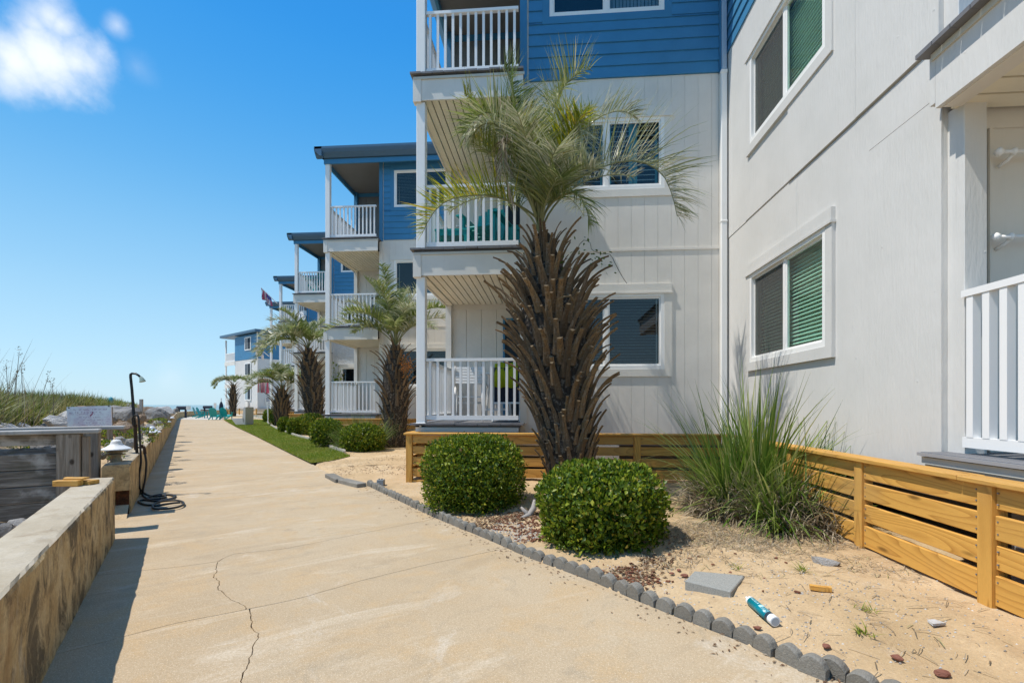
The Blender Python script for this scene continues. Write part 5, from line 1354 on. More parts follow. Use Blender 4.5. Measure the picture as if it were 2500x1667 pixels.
while x < dd[-1] - .6:
    i = int(np.searchsorted(dd, x + .3)); p = lw[min(i, 118)]; t = (lw[min(i + 1, 119)] - p).normalized(); mb = MB()
    for k in range(5): mb.prism([((k - 2.5) * .12 + .11 * q / 5, .03 + .045 * math.sin(math.pi * q / 5)) for q in range(6)] + [((k - 2.5) * .12 + .11, -.03), ((k - 2.5) * .12, -.03)], -.03, .03, 'y')
    o = mb.build('edging_block', m_edge2, loc=(p.x, p.y, .045)); o.rotation_euler = (0, 0, math.atan2(t.y, t.x)); tag(o, 'pale scalloped edging block between the lawn and the far bushes', 'edging block', 'pale edging blocks along the lawn'); o['kind'] = 'thing'; x += .62

# ------------------------------------------------------------------ loose things on the planting bed
def ground_pt(x, y):
    p = gp(x, y, .06)
    for _ in range(4): p = gp(x, y, bed_z(p.x, p.y) + .004)
    return p
M = NM('paver_concrete'); g = M.noise(140, 3, .7); M.col(M.mix(M.rng(g, .4, .65), (.34, .335, .30), (.24, .24, .22))).rough(.9, .15).bump(g, .6, .004); m_paver = M.m
q = [ground_pt(*p) for p in ((1695, 1403), (1818.7, 1408), (1785, 1460), (1672, 1434))]; c = sum(q, Vector()) / 4; zt = max(p.z for p in q) + .012
mb = MB(); mb.prism([(p.x - c.x, p.y - c.y) for p in q][::-1], -.06, zt - c.z + .0); tag(mb.build('paver', m_paver, bevel=.005, loc=c), 'flat square grey paver lying in the sand near the edging', 'paver')
# sealant tube
tip, end = ground_pt(1822, 1470), ground_pt(1893, 1531); tip.z += .03; end.z += .03
ax = (end - tip); L_ = ax.length; ax.normalize(); cc = (tip + end) / 2
T = thing('sealant_tube', 'teal and white sealant tube lying on the sand', 'sealant tube', cc); R_ = .026
def along(a0): return ax * (a0 * L_ - L_ / 2)
m_cap = plain('white_plastic', (.80, .82, .82), .3, .5, var=.02); m_tube = plain('teal_label', (.0, .20, .25), .3, .5, var=.05); m_label = plain('pale_print', (.45, .72, .76), .35); m_navy = plain('dark_band', (.03, .045, .06), .35)
mb = MB(); mb.tube([along(0), along(.10), along(.12), along(.13), along(.20)], [.006, .0085, .015, R_ * .92, R_], 20); mb.build('nozzle', m_cap, T, smooth=False)
mb = MB(); mb.tube([along(.195), along(.88)], R_ * 1.001, 28); mb.build('label', m_tube, T, smooth=True)
mb = MB(); mb.tube([along(.80), along(.88)], R_ * 1.012, 28, False); mb.build('band', m_navy, T, smooth=True)
mb = MB(); mb.tube([along(.88), along(.995)], R_ * 1.03, 28); mb.tube([along(.985), along(1.0)], [R_ * 1.03, R_ * .97], 28); mb.build('end_cap', m_cap, T)
mb = MB(); mb.tube([along(.994), along(1.004)], R_ * .80, 24); mb.build('plunger', plain('grey_plunger', (.42, .48, .53), .45), T)
upv = Vector((0, 0, 1)); sdv = ax.cross(upv).normalized(); upv = sdv.cross(ax)
def on_tube(a0, th, lift=.0012): return along(a0) + (sdv * math.sin(th) + upv * math.cos(th)) * (R_ + lift)
mb = MB()
for (a0, a1, t0, t1) in ((.235, .47, .02, .40), (.235, .47, -.32, -.24), (.52, .60, -.5, .6)):
    nn = 6; P = [on_tube(a0, t0 + (t1 - t0) * k / nn) for k in range(nn + 1)] + [on_tube(a1, t0 + (t1 - t0) * k / nn) for k in range(nn + 1)]
    mb.add(P, [(k, k + 1, nn + 2 + k, nn + 1 + k) for k in range(nn)])
rg = random.Random(2)
for row in (-.4, -.2, .05, .3, .5):
    a0 = .615
    while a0 < .66: w_ = rg.uniform(.006, .02); mb.add([on_tube(a0, row), on_tube(a0 + w_, row), on_tube(a0 + w_, row + .09), on_tube(a0, row + .09)], [(0, 1, 2, 3)]); a0 += w_ + .006
N_ = 24
for k in range(N_):
    t0, t1 = 2 * Pi * k / N_, 2 * Pi * (k + 1) / N_; r0, r1 = .056, .048
    P = [on_tube(.735 + r * math.cos(t), .25 + r * math.sin(t) * L_ / R_) for r, t in ((r0, t0), (r0, t1), (r1, t1), (r1, t0))]; mb.add(P, [(0, 1, 2, 3)])
for (da, dt) in ((0, 0), (.015, .2), (-.015, .15), (.01, -.25)):
    mb.add([on_tube(.735 + da - .008, .25 + dt - .1), on_tube(.735 + da + .008, .25 + dt - .1), on_tube(.735 + da + .008, .25 + dt + .1), on_tube(.735 + da - .008, .25 + dt + .1)], [(0, 1, 2, 3)])
mb.build('label_print', m_label, T)
# letters on the tube: white block capitals along the body
mb = MB(); a0 = .25
for g_ in range(7):
    for (u, v0, v1) in ((0, .06, .36), (.012, .06, .10) if g_ % 2 else (.012, .30, .36), (.018, .06, .36) if g_ % 3 else (.012, .18, .24)):
        mb.add([on_tube(a0 + u, v0, .0022), on_tube(a0 + u + .007, v0, .0022), on_tube(a0 + u + .007, v1, .0022), on_tube(a0 + u, v1, .0022)], [(0, 1, 2, 3)])
    a0 += .030
mb.build('label_print', m_tube, T)

def rock_mesh(seed, planes=11, sub=3, rough=.05, flat_=1.0):
    rg = random.Random(seed); bm = bmesh.new(); bmesh.ops.create_icosphere(bm, subdivisions=sub, radius=1)
    pl_ = []
    for k in range(planes):
        v = Vector((rg.gauss(0, 1), rg.gauss(0, 1), rg.gauss(0, 1))).normalized(); pl_.append((v, rg.uniform(.58, .92)))
    for v in bm.verts:
        d = v.co.normalized(); r = 1.0
        for n_, h in pl_:
            c = d.dot(n_)
            if c > .05: r = min(r, h / c)
        r *= 1 + rough * noise.noise(d * 2.5 + Vector((seed, 0, 0))) * 2 + rough * .7 * noise.noise(d * 7 + Vector((0, seed, 0)))
        v.co = Vector((d.x * r, d.y * r, d.z * r * flat_))
    me = bpy.data.meshes.new('rock'); bm.to_mesh(me); bm.free(); return me
def rock_mat(name, a, b, dark):
    M = NM(name); n1 = M.noise(2.2, 6, .65); n2 = M.noise(9, 5, .7); n3 = M.noise(5, 6, .7, vec=M.mapv((1, 1, 4)))
    c = M.mix(M.rng(n1, .35, .68), a, b); c = M.mix(M.rng(n3, .56, .7, 0, .75), c, dark); c = M.mix(M.rng(n2, .58, .75, 0, .5), c, tuple(x * .5 for x in a)); c = M.mix(M.rng(M.orand(), 0, 1, 0, .4), c, tuple(x * .8 for x in b))
    M.col(c).rough(.9, .15).bump(M.mix(.5, n1, n2), .9, .06); return M.m
m_rock_g = rock_mat('grey_boulder', (.33, .32, .30), (.24, .22, .20), (.12, .105, .09))
m_rock_t = rock_mat('tan_boulder', (.36, .27, .19), (.28, .195, .13), (.12, .085, .06))
m_rock_w = rock_mat('white_boulder', (.58, .56, .53), (.46, .44, .41), (.22, .20, .18))
RM = {}
def rock(name, label, cat, p, sx, sy, sz, mat, seed, rz=0, tilt=0, group=None, planes=11, rough=.05):
    k = (seed % 9, planes)
    if k not in RM: RM[k] = rock_mesh(seed % 9 + 100, planes, 3, rough)
    me = RM[k]; o = link(name, me, None, p, (tilt, tilt * .6, rz), (sx, sy, sz)); 
    if not me.materials: me.materials.append(None)
    o.material_slots[0].link = 'OBJECT'; o.material_slots[0].material = mat
    return tag(o, label, cat, group)
p = ground_pt(2012, 1372); rock('rock', 'rough pale grey rock chunk at the foot of the right-hand skirt fence', 'rock', p, .115, .05, .05, m_rock_w, 3, -.75, .1)
# pine offcut, brick chips, shard, driftwood, little grey box
p = ground_pt(2003, 1440); mb = MB()
for k in range(6):
    a0 = -.055 + k * .0185; mb.box(a0, a0 + .0186, -.016 - .006 * math.sin(k / 5 * Pi), .016 - .006 * math.sin(k / 5 * Pi), 0, .026)
o = mb.build('pine_offcut', m_pine_x, loc=p); o.rotation_euler = (0, 0, -.30); tag(o, 'short curved offcut of yellow pine on the sand', 'wood offcut')
m_brick = plain('brick_red', (.22, .095, .065), .9, .1, var=.3, scale=25)
for k, (x, y, s) in enumerate(((1672, 1406, .03), (1866, 1414, .024), (1850, 1533, .024), (2018, 1577, .026), (2191, 1606, .03), (2300, 1645, .036), (1657, 1392, .022), (1640, 1400, .02), (1784, 1398, .02), (1835, 1392, .02), (1895, 1362, .018))):
    labs = ['largest red brick chip, beside the grey paver', 'red brick chip right of the grey paver', 'red brick chip beside the sealant tube', 'red brick chip near the last edging scallops', 'red brick chip in open sand between tube and fence', 'red brick chip at the bottom edge of the picture', 'small red chip left of the grey paver', 'small dark red chip farthest left by the paver', 'small red chip just behind the paver', 'small red chip behind the paver toward the fence', 'tiny red chip in front of the pampas grass']
    rock('brick_chip', labs[k], 'brick chip', ground_pt(x, y) + Vector((0, 0, s * .15)), s, s * .65, s * .4, m_brick, k + 4, k * 1.3, 0, 'red brick chips on the sand', 8)
p = ground_pt(2287, 1522); mb = MB(); mb.prism([(-.04, -.03), (.035, -.012), (.01, .03), (-.03, .02)], 0, .012); tag(mb.build('stone_shard', m_rock_w, loc=p), 'pale pointed stone shard on the sand near the right fence', 'stone')
m_drift = plain('driftwood', (.34, .31, .28), .8, .15, var=.3, scale=14)
p = ground_pt(1292, 1262); mb = MB(); mb.tube([(-.08, -.05, 0), (0, 0, .02), (.045, .05, .08), (.05, .09, .16)], [.014, .03, .032, .012], 8); mb.tube([(0, 0, .02), (-.06, .05, .06), (-.085, .06, .09)], [.024, .02, .008], 8); tag(mb.build('driftwood', m_drift, smooth=True, loc=p), 'forked grey driftwood piece between the two round bushes', 'driftwood')
p = ground_pt(930, 1184); mb = MB(); mb.box(-.05, .05, -.04, .04, -.02, .085); bx = mb.build('utility_box', plain('grey_box', (.26, .28, .29), .6), bevel=.004, loc=p); tag(bx, 'little grey utility box behind the scalloped edging', 'utility box')
mb = MB(); mb.box(-.03, -.015, -.02, .0, .085, .10); mb.box(.01, .025, -.02, .0, .085, .10); mb.build('lug', m_edge, bx)

# litter, pebbles and chips
m_litter = leafmat('dead_leaf_litter', [(0, (.12, .06, .03)), (.4, (.19, .10, .055)), (.7, (.25, .17, .10)), (1, (.33, .27, .20))], .1, .7, .2)
def scatter(name, label, spots, mat, mk, seed, zoff=.004):
    rg = random.Random(seed); V = []; f = []
    P = []
    for (x, y, r, n) in spots:
        c = gp(x, y, .06)
        for k in range(n):
            a = rg.uniform(0, 6.28); q = r * math.sqrt(rg.random()) * (1 if rg.random() < .8 else 1.5); P.append((c.x + math.cos(a) * q, c.y + math.sin(a) * q))
    A = np.array(P); z, d = bed_zf(A)
    for (x, y), h, di in zip(P, z, d):
        if di < .06: continue
        v, fs = mk(rg); b = len(V); V += [(x + a, y + b_, h + zoff + c_) for a, b_, c_ in v]; f += [tuple(b + i for i in q) for q in fs]
    me = bpy.data.meshes.new(name); me.from_pydata(V, [], f); me.materials.append(mat); me.update(); return tag(link(name, me), label, name.replace('_', ' '), kind='stuff')
def mk_leaf(rg):
    a = rg.uniform(0, 6.28); L_ = rg.uniform(.018, .045); w_ = L_ * rg.uniform(.15, .3); c, s = math.cos(a), math.sin(a); h = rg.uniform(.002, .014)
    return [(-c * L_ / 2, -s * L_ / 2, 0), (-s * w_, c * w_, h), (c * L_ / 2, s * L_ / 2, rg.uniform(0, .01)), (s * w_, -c * w_, h * .5)], [(0, 1, 2, 3)]
def mk_straw(rg):
    a = rg.uniform(0, 6.28); L_ = rg.uniform(.03, .13); w_ = rg.uniform(.001, .0024); c, s = math.cos(a), math.sin(a); h = rg.uniform(.002, .02)
    return [(-c * L_ / 2 - s * w_, -s * L_ / 2 + c * w_, .001), (-c * L_ / 2 + s * w_, -s * L_ / 2 - c * w_, .001), (s * w_, -c * w_, h), (-s * w_, c * w_, h), (c * L_ / 2 + s * w_, s * L_ / 2 - c * w_, .002), (c * L_ / 2 - s * w_, s * L_ / 2 + c * w_, .002)], [(0, 1, 2, 3), (3, 2, 4, 5)]
def mk_peb(rg):
    r = rg.uniform(.003, .009); e = rg.uniform(.5, .8)
    return [(r, 0, 0), (0, r * e, 0), (-r, 0, 0), (0, -r * e, 0), (0, 0, r * .7)], [(0, 1, 4), (1, 2, 4), (2, 3, 4), (3, 0, 4)]
scatter('dead_leaves', 'reddish dead leaves under the round bushes', [(1240, 1262, .22, 420), (1290, 1262, .18, 350), (1180, 1275, .15, 160), (1545, 1395, .16, 300), (1430, 1392, .12, 120), (1600, 1370, .12, 160), (1650, 1330, .2, 140), (1130, 1265, .25, 140), (880, 1145, .6, 260), (1000, 1150, .5, 150), (960, 1115, .5, 150)], m_litter, mk_leaf, 91)
scatter('dry_straw', 'dry grass straw strewn round the pampas clump', [(1780, 1320, .45, 1100), (1900, 1330, .4, 500), (1690, 1310, .4, 650), (1640, 1360, .25, 200), (2000, 1330, .3, 330), (2150, 1400, .25, 130), (1740, 1250, .5, 400), (850, 1125, .7, 420), (900, 1100, .5, 200), (1850, 1370, .5, 200), (1080, 1230, .2, 60), (2120, 1560, .5, 60), (2270, 1480, .5, 60)], m_dry, mk_straw, 92)
m_peb = leafmat('pebble_mix', [(0, (.16, .14, .12)), (.4, (.36, .33, .29)), (.75, (.5, .47, .42)), (1, (.62, .60, .56))], 0.0, .8, .2)
scatter('pebbles', 'grey and white pebbles in the bed', [(1230, 1290, .28, 1300), (1190, 1300, .15, 300), (1290, 1300, .15, 400), (1560, 1400, .3, 150), (1900, 1500, .7, 350), (2150, 1560, .8, 350), (1800, 1430, .6, 250), (1000, 1180, .6, 150), (2300, 1480, .6, 200)], m_peb, mk_peb, 93, .001)
m_mulch = leafmat('bark_chips', [(0, (.13, .05, .03)), (.6, (.22, .09, .05)), (1, (.28, .15, .09))], 0.0, .8, .2)
def mk_chip(rg):
    a = rg.uniform(0, 6.28); L_ = rg.uniform(.006, .018); w_ = L_ * .45; c, s = math.cos(a), math.sin(a); h = rg.uniform(.004, .010)
    P = [(c * i * L_ - s * j * w_, s * i * L_ + c * j * w_) for i, j in ((-1, -1), (1, -1), (1, 1), (-1, 1))]
    return [(x, y, 0) for x, y in P] + [(x * .8, y * .8, h) for x, y in P], [(4, 5, 6, 7), (0, 1, 5, 4), (1, 2, 6, 5), (2, 3, 7, 6), (3, 0, 4, 7)]
scatter('bark_chips', 'red bark chips in the bed', [(1260, 1275, .25, 180), (1310, 1300, .2, 140), (1540, 1398, .2, 110), (1430, 1400, .15, 60), (1780, 1400, .5, 12)], m_mulch, mk_chip, 94)
# small crumbs on the walk along the edging
rg = random.Random(95); V = []; f = []
for k in range(420):
    p, t = kerb_at(rg.uniform(0, acc[-1])); nrm = Vector((t.y, -t.x, 0)); c = p - nrm * abs(rg.gauss(.0, .10)); a = rg.uniform(0, 6.28); L_ = rg.uniform(.004, .018); w_ = L_ * .3; b = len(V)
    ca, sa = math.cos(a), math.sin(a); V += [(c.x - ca * L_, c.y - sa * L_, .003), (c.x - sa * w_, c.y + ca * w_, .008), (c.x + ca * L_, c.y + sa * L_, .004), (c.x + sa * w_, c.y - ca * w_, .005)]; f.append((b, b + 1, b + 2, b + 3))
me = bpy.data.meshes.new('crumbs'); me.from_pydata(V, [], f); me.materials.append(m_litter); tag(link('crumbs', me), 'dry crumbs along the edging on the walk', 'litter', kind='stuff')
for k, (x, y, sc_) in enumerate(((1962, 1392, 1), (1800, 1390, 1), (2105, 1545, 1), (2115, 1490, .7))):
    p = ground_pt(x, y); n_ = 26; rgn = np.random.default_rng(200 + k); o_ = np.column_stack([rgn.normal(0, .02, n_), rgn.normal(0, .02, n_), np.zeros(n_)])
    V, f = blades(o_, rgn.uniform(0, 6.28, n_), rgn.uniform(.5, 1.4, n_), rgn.uniform(.03, .09, n_) * sc_, np.full(n_, .005), rgn.uniform(.1, 1, n_), 3, k)
    tag(link('weed', np_mesh('weed', V, f, m_lawnblade), None, p), ('tiny weed behind the pine offcut', 'bright green weed sprig behind the grey paver', 'mossy weed patch in open sand', 'small mossy weed in open sand')[k], 'weed', 'weeds on the sand')

# ------------------------------------------------------------------ boulders
rk = random.Random(17)
CN = {}
def rock_label(mat, x, zc, big=False):
    c = {m_rock_g.name: 'dark grey', m_rock_t.name: 'brown', m_rock_w.name: 'whitish'}[mat.name]
    zone = 'near the first path lamp' if zc < 7 else ('behind the shower pole' if zc < 9.5 else ('by the second and third path lamps' if zc < 16 else ('midway along the seawall' if zc < 28 else 'at the far end of the seawall')))
    return f'smaller {c} riprap rock {zone}'
def boulder(label, x, y, wpx, hpx, zc, mat, seed, rz=0.0, group=None, planes=11):
    p = at(x, y, zc); k = F / zc; sx = wpx / 2 / k * 1.12; sz = hpx / 2 / k * 1.2
    return rock('boulder', label, 'boulder', p - Vector((0, 0, sz * .12)), sx, max(sx * .8, sz), sz * 1.1, mat, seed, rz, 0, group or 'riprap boulders behind the seawall', planes)
boulder('big brown boulder with a flat top, right of the faded sign post', 301, 1049, 62, 44, 7.7, m_rock_t, 1, .3)
boulder('large dark grey angular boulder, right of the shower pole', 382, 1014, 50, 34, 12.5, m_rock_g, 2, .8)
boulder('tan boulder leaning behind the dark grey one', 364, 1004, 36, 30, 13.5, m_rock_t, 3, 0)
boulder('wide grey boulder behind the shower pole', 318, 1013, 54, 38, 10.2, m_rock_g, 4, .4)
boulder('pale grey slab boulder at the far end by the dune grass', 404, 1003, 40, 24, 15.5, m_rock_w, 5, .2)
boulder('white boulder with a ridge, left of the faded sign', 140, 1031, 56, 34, 8.0, m_rock_w, 6, .5)
boulder('low pale boulder at the left edge, behind the timber rail', 25, 1040, 72, 26, 7.7, m_rock_w, 7, .1)
boulder('brown boulder under the faded sign', 262, 1052, 30, 26, 7.2, m_rock_t, 8, .9)
for k, (x, y, w_, h_, zc, m) in enumerate(((292, 1072, 26, 16, 6.6, m_rock_w), (318, 1078, 34, 22, 6.5, m_rock_w), (288, 1086, 30, 18, 6.1, m_rock_g), (270, 1082, 24, 18, 6.3, m_rock_w), (338, 1066, 22, 14, 7.2, m_rock_w), (350, 1048, 24, 14, 8.6, m_rock_g), (366, 1040, 20, 12, 9.6, m_rock_w),
    (355, 1054, 18, 10, 8.0, m_rock_w), (385, 1032, 22, 10, 11, m_rock_w), (268, 1102, 26, 18, 5.75, m_rock_w), (250, 1110, 22, 16, 5.65, m_rock_g), (305, 1095, 16, 12, 6.0, m_rock_w), (280, 1018, 26, 18, 10.5, m_rock_g), (430, 1001, 14, 9, 24, m_rock_g), (345, 1022, 24, 20, 9.8, m_rock_t),
    (205, 1030, 26, 18, 8.4, m_rock_g), (85, 1048, 34, 18, 7.5, m_rock_g))):
    boulder(rock_label(m, x, zc), x, y, w_, h_, zc, m, k * 2 + 1, k * .7)
# riprap in the gap below the boardwalk rail
for k, (x, y, w_, h_, zc, m) in enumerate(((20, 1098, 60, 40, 6.3, m_rock_t), (62, 1094, 46, 34, 6.4, m_rock_w), (100, 1098, 60, 36, 6.2, m_rock_g), (140, 1102, 44, 30, 6.2, m_rock_g), (-30, 1100, 70, 44, 6.0, m_rock_g), (15, 1300, 60, 40, 3.7, m_rock_g), (-60, 1290, 70, 50, 3.8, m_rock_t), (45, 1275, 40, 20, 4.1, m_rock_w))):
    boulder(('brown rock showing through the boardwalk rail at the left edge', 'whitish rock showing through the boardwalk rail', 'dark grey rock left of the post, seen through the rail gap', 'dark grey rock right beside the knotty post, seen through the rail gap', 'dark grey rock beyond the left edge behind the rail', 'dark grey rock on the sand behind the near seawall', 'brown rock behind the near seawall at the left edge', 'low whitish rock on the sand below the rail')[k], x, y, w_, h_, zc, m, k * 3 + 2, k * .9, 'rocks behind the boardwalk rail')
for k in range(46):
    s = rk.uniform(9, 46); d = rk.uniform(.25, 1.5) if rk.random() < .8 else rk.uniform(1.5, 2.4); t_ = T_WALL - .24 - d; z = dune_z(s, t_); r = rk.uniform(.18, .45) * (1.0 + .012 * s)
    p = world_st(s, t_, z + r * .1)
    mm_ = rk.choice((m_rock_g, m_rock_g, m_rock_w, m_rock_t))
    rock('boulder', rock_label(mm_, 0, DZ * s - DX * t_), 'boulder', p, r, r * rk.uniform(.65, .9), r * rk.uniform(.5, .8), mm_, k, rk.uniform(0, 6), rk.uniform(-.3, .3), 'riprap boulders behind the seawall')
m_weed = m_bushleaf
for k, (x, y, zc, lab) in enumerate(((345, 1062, 7.3, 'low green creeper over the rocks behind the shower pole'), (20, 1100, 5.9, 'green creeper on the rocks at the left edge behind the rail'), (262, 1068, 6.8, 'green creeper under the faded sign post'), (252, 1098, 5.75, 'pale weed between rocks beside the lamp'), (388, 1033, 10.4, 'green tuft between the far rocks and the wall'))):
    p = at(x, y, zc); V, f = leaf_cloud(420, .22, .18, .22, .035, 300 + k, 2.0); t = thing('rock_creeper', lab, 'creeper', p - Vector((0, 0, .12)), 0, 'creepers among the rocks'); tag(link('foliage', np_mesh('foliage', V, f, m_bushleaf), t), kind='stuff')

# ------------------------------------------------------------------ weathered boardwalk rails at the gap in the seawall
M = NM('weathered_timber'); v = M.mapv((1.2, 14, 14)); g = M.noise(2.2, 6, .7, vec=v, dist=.5); n1 = M.noise(3.2, 5, .6)
c = M.ramp(g, [(.3, (.075, .062, .050)), (.5, (.17, .148, .125)), (.66, (.29, .26, .225))]); c = M.mix(M.rng(n1, .52, .62, 0, .75), c, (.46, .43, .39)); c = M.mix(M.rng(M.noise(2, 4), .52, .7, 0, .75), c, (.055, .052, .022))
M.col(c).rough(.85, .2).bump(g, .7, .008); m_old_x = M.m
M = NM('weathered_post'); v = M.mapv((16, 16, .9)); g = M.noise(2.0, 6, .7, vec=v, dist=.6)
c = M.ramp(g, [(.3, (.13, .098, .068)), (.5, (.25, .205, .158)), (.7, (.38, .33, .275))]); vo = M.n('ShaderNodeTexVoronoi'); vo.inputs['Scale'].default_value = 1; M.l(M.mapv((7, 7, 4.5)), vo.inputs['Vector'])
c = M.mix(M.rng(vo.outputs['Distance'], .08, .16, .85, 0), c, (.03, .022, .016)); M.col(c).rough(.85, .2).bump(g, .6, .008); m_old_z = M.m
m_old_cap = paint('weathered_cap', (.34, .325, .30), .85, .25, 40, .5, .35)
PD = camxy(-.83, -.56) ; rzr = math.atan2(PD.y, PD.x)
def rail(label, xc, zc, capover, near):
    t = thing('boardwalk_rail', label, 'boardwalk rail', camxy(xc, zc, 0), rzr, 'boardwalk rails through the seawall gap')
    # local x runs seaward, local y points along the shore (to the right of x)
    MB().box(-.085, .085, -.085, .085, -.4, .93).build('post', m_old_z, t, bevel=.008)
    MB().box(2.3, 2.47, -.085, .085, -.4, .93).build('post', m_old_z, t, bevel=.008)
    mb = MB(); n_ = 40
    mb.box(-capover, 4.2, -.10, .10, .932, .968); mb.build('cap_board', m_old_cap, t, bevel=.006)
    sd = 1 if near else -1
    MB().box(.088, 4.1, sd * .0 - .02, sd * .0 + .02, .83, .93).build('rail_board', m_old_x, t, bevel=.004)
    for k, (z0, z1) in enumerate(((.61, .755), (.462, .604), (.312, .456), (.160, .305), (.01, .153))):
        d = U(-.006, .006); MB().box(.088, 4.1, -.02 + d, .02 + d, z0, z1).build('board', m_old_x, t, bevel=.004)
    if near: MB().box(-.145, -.088, -.03, .05, -.3, .90).build('brace', m_old_z, t, bevel=.004)
    return t
rail('nearer weathered boardwalk rail with horizontal grey boards and a knotty post', -4.16, 4.55, .22, True)
rail('farther weathered boardwalk rail, its cap sticking out under the faded sign', -4.56, 5.22, .30, False)
# wood scraps on the near seawall
p = at(166, 1228, 3.85); c = Vector((p.x, p.y, .556))
for k, (dx, dy, dz, L_, h_, w_, rz, lab) in enumerate(((0, 0, 0, .19, .045, .06, .05, 'front pine block of the scraps on the near seawall'), (.05, .10, 0, .16, .032, .09, -.15, 'rear pine block of the scraps on the near seawall'), (.02, .05, .045, .15, .014, .07, .06, 'thin pine slip on top of the scraps on the near seawall'), (-.09, .09, 0, .05, .055, .04, .1, 'small upright pine scrap behind the others on the near seawall'))):
    o = MB().box(-L_ / 2, L_ / 2, -w_ / 2, w_ / 2, 0, h_).build('wood_scrap', m_pine_x, bevel=.003, loc=c + Vector((dx, dy, dz))); o.rotation_euler = (0, 0, rz + .1); tag(o, lab, 'wood scrap', 'pine scraps on the seawall')

# ------------------------------------------------------------------ faded warning sign
m_post_old = m_old_z
SP_ = at(272, 1000, 6.3); st_ = thing('warning_sign', 'white sign board with faded illegible purple writing on a thin timber post', 'sign', (SP_.x, SP_.y, .3))
def sl(x, y, zc=6.3): return at(x, y, zc) - st_.location
TL, TR_, BR, BL = sl(162.4, 993.3, 6.22), sl(271, 989.5), sl(273, 1043.5), sl(165, 1042, 6.22)
nv = (TR_ - TL).cross(BL - TL).normalized()
if nv.y > 0: nv = -nv
mb = MB(); q = [TL, TR_, BR, BL]; b = nv * -.012; mb.add(q + [p + b for p in q], [(0, 1, 2, 3), (7, 6, 5, 4), (0, 4, 5, 1), (1, 5, 6, 2), (2, 6, 7, 3), (3, 7, 4, 0)])
M = NM('faded_sign_face'); sm_ = M.noise(5, 6, .7, dist=.6); c = M.mix(M.rng(sm_, .45, .66, 0, .65), (.90, .88, .85), (.66, .48, .56)); c = M.mix(M.rng(M.noise(40, 4, .7, vec=M.mapv((.35, .35, 1.4))), .56, .7, 0, .45), c, (.44, .30, .40)); M.col(c).rough(.6, .3); m_signf = M.m
bd = mb.build('sign_board', m_signf, st_)
def sp(u, v, lift=.0015): return TL.lerp(TR_, u).lerp(BL.lerp(BR, u), v) + nv * lift
m_sig = plain('faded_purple', (.34, .17, .27), .7, .2, var=.3, scale=30); m_sig2 = plain('faded_crimson', (.36, .06, .13), .7, .2)
rg = random.Random(12); mb = MB(); mb2 = MB()
for row, (v, h_, u0, u1) in enumerate(((.13, .06, .12, .9), (.26, .07, .06, .9), (.36, .035, .04, .62), (.40, .02, .5, .95), (.50, .05, .28, .9), (.62, .05, .3, .85), (.76, .06, .25, .8), (.89, .03, .3, .8))):
    u = u0
    while u < u1:
        w_ = rg.uniform(.008, .03)
        if rg.random() < .55:
            for (a0, a1, b0, b1) in ((u, u + .005, 0, 1), (u, u + w_, rg.choice((0, .45, .8)), None)):
                b1 = b0 + .22 if b1 is None else b1; (mb2 if row == 2 and rg.random() < .35 else mb).add([sp(a0, v + b0 * h_), sp(a1, v + b0 * h_), sp(a1, v + b1 * h_), sp(a0, v + b1 * h_)], [(0, 1, 2, 3)])
        u += w_ + .008
for (u, v) in ((.57, .26), (.56, .33), (.54, .38), (.52, .41)): mb2.add([sp(u, v), sp(u + .028, v + .02), sp(u + .012, v + .07), sp(u - .012, v + .05)], [(0, 1, 2, 3)])
mb.build('faded_lettering', m_sig, bd); mb2.build('faded_lettering', m_sig2, bd)
mb = MB()
for u, v in ((.055, .045), (.955, .03), (.97, .94)): c = sp(u, v, .003); mb.obox(c, (1, 0, 0), (0, 1, 0), (0, 0, 1), .006, .006, .006)
mb.build('screw', m_void, bd)
mb = MB(); a = sl(271, 985, 6.34); a.z = BR.z + .02; mb.bar((a.x, a.y, -.6), (a.x - .02, a.y, TR_.z - .02), .04, .05); mb.build('post', m_old_z, st_)

# ------------------------------------------------------------------ path lamps on the seawall
m_lampw = plain('white_lamp_enamel', (.74, .76, .78), .45, .4, var=.05); m_lampt = plain('tan_lamp_tier', (.34, .27, .17), .6, .3, var=.2)
def lamp_tree(label, loc):
    t = thing('path_lamp', label, 'path lamp', loc, 0, 'tiered path lamps on the seawall')
    MB().lathe([(.055, 0), (.055, .02), (.046, .03), (.046, .10)], 14).build('stem', m_lampt, t, smooth=False)
    for z, r in ((.075, .085), (.105, .088)): MB().lathe([(.04, z), (r, z), (r + .004, z + .006), (.05, z + .022)], 18).build('tier', m_lampt, t)
    mb = MB(); mb.lathe([(.145, .135), (.148, .14), (.13, .152), (.09, .172), (.06, .195), (.052, .215), (.048, .232), (.03, .247), (.002, .252)], 20); mb.build('hood', m_lampw, t, smooth=True); return t
lp = at(284, 1131, 5.50); L1 = lamp_tree('nearest tiered path lamp with white bell hood, on the broken seawall end', (lp.x, lp.y, .556))
copy_tree(L1, at(371, 1048, 8.9).xy.to_3d() + Vector((0, 0, .556)), 1.0, 'second path lamp along the seawall, just past the shower pole')
copy_tree(L1, at(404, 1026, 14.2).xy.to_3d() + Vector((0, 0, .556)), 2.0, 'third path lamp along the seawall, by the large dark boulder')
copy_tree(L1, at(416, 1019, 18.5).xy.to_3d() + Vector((0, 0, .556)), 3.0, 'farthest path lamp along the seawall, very small')

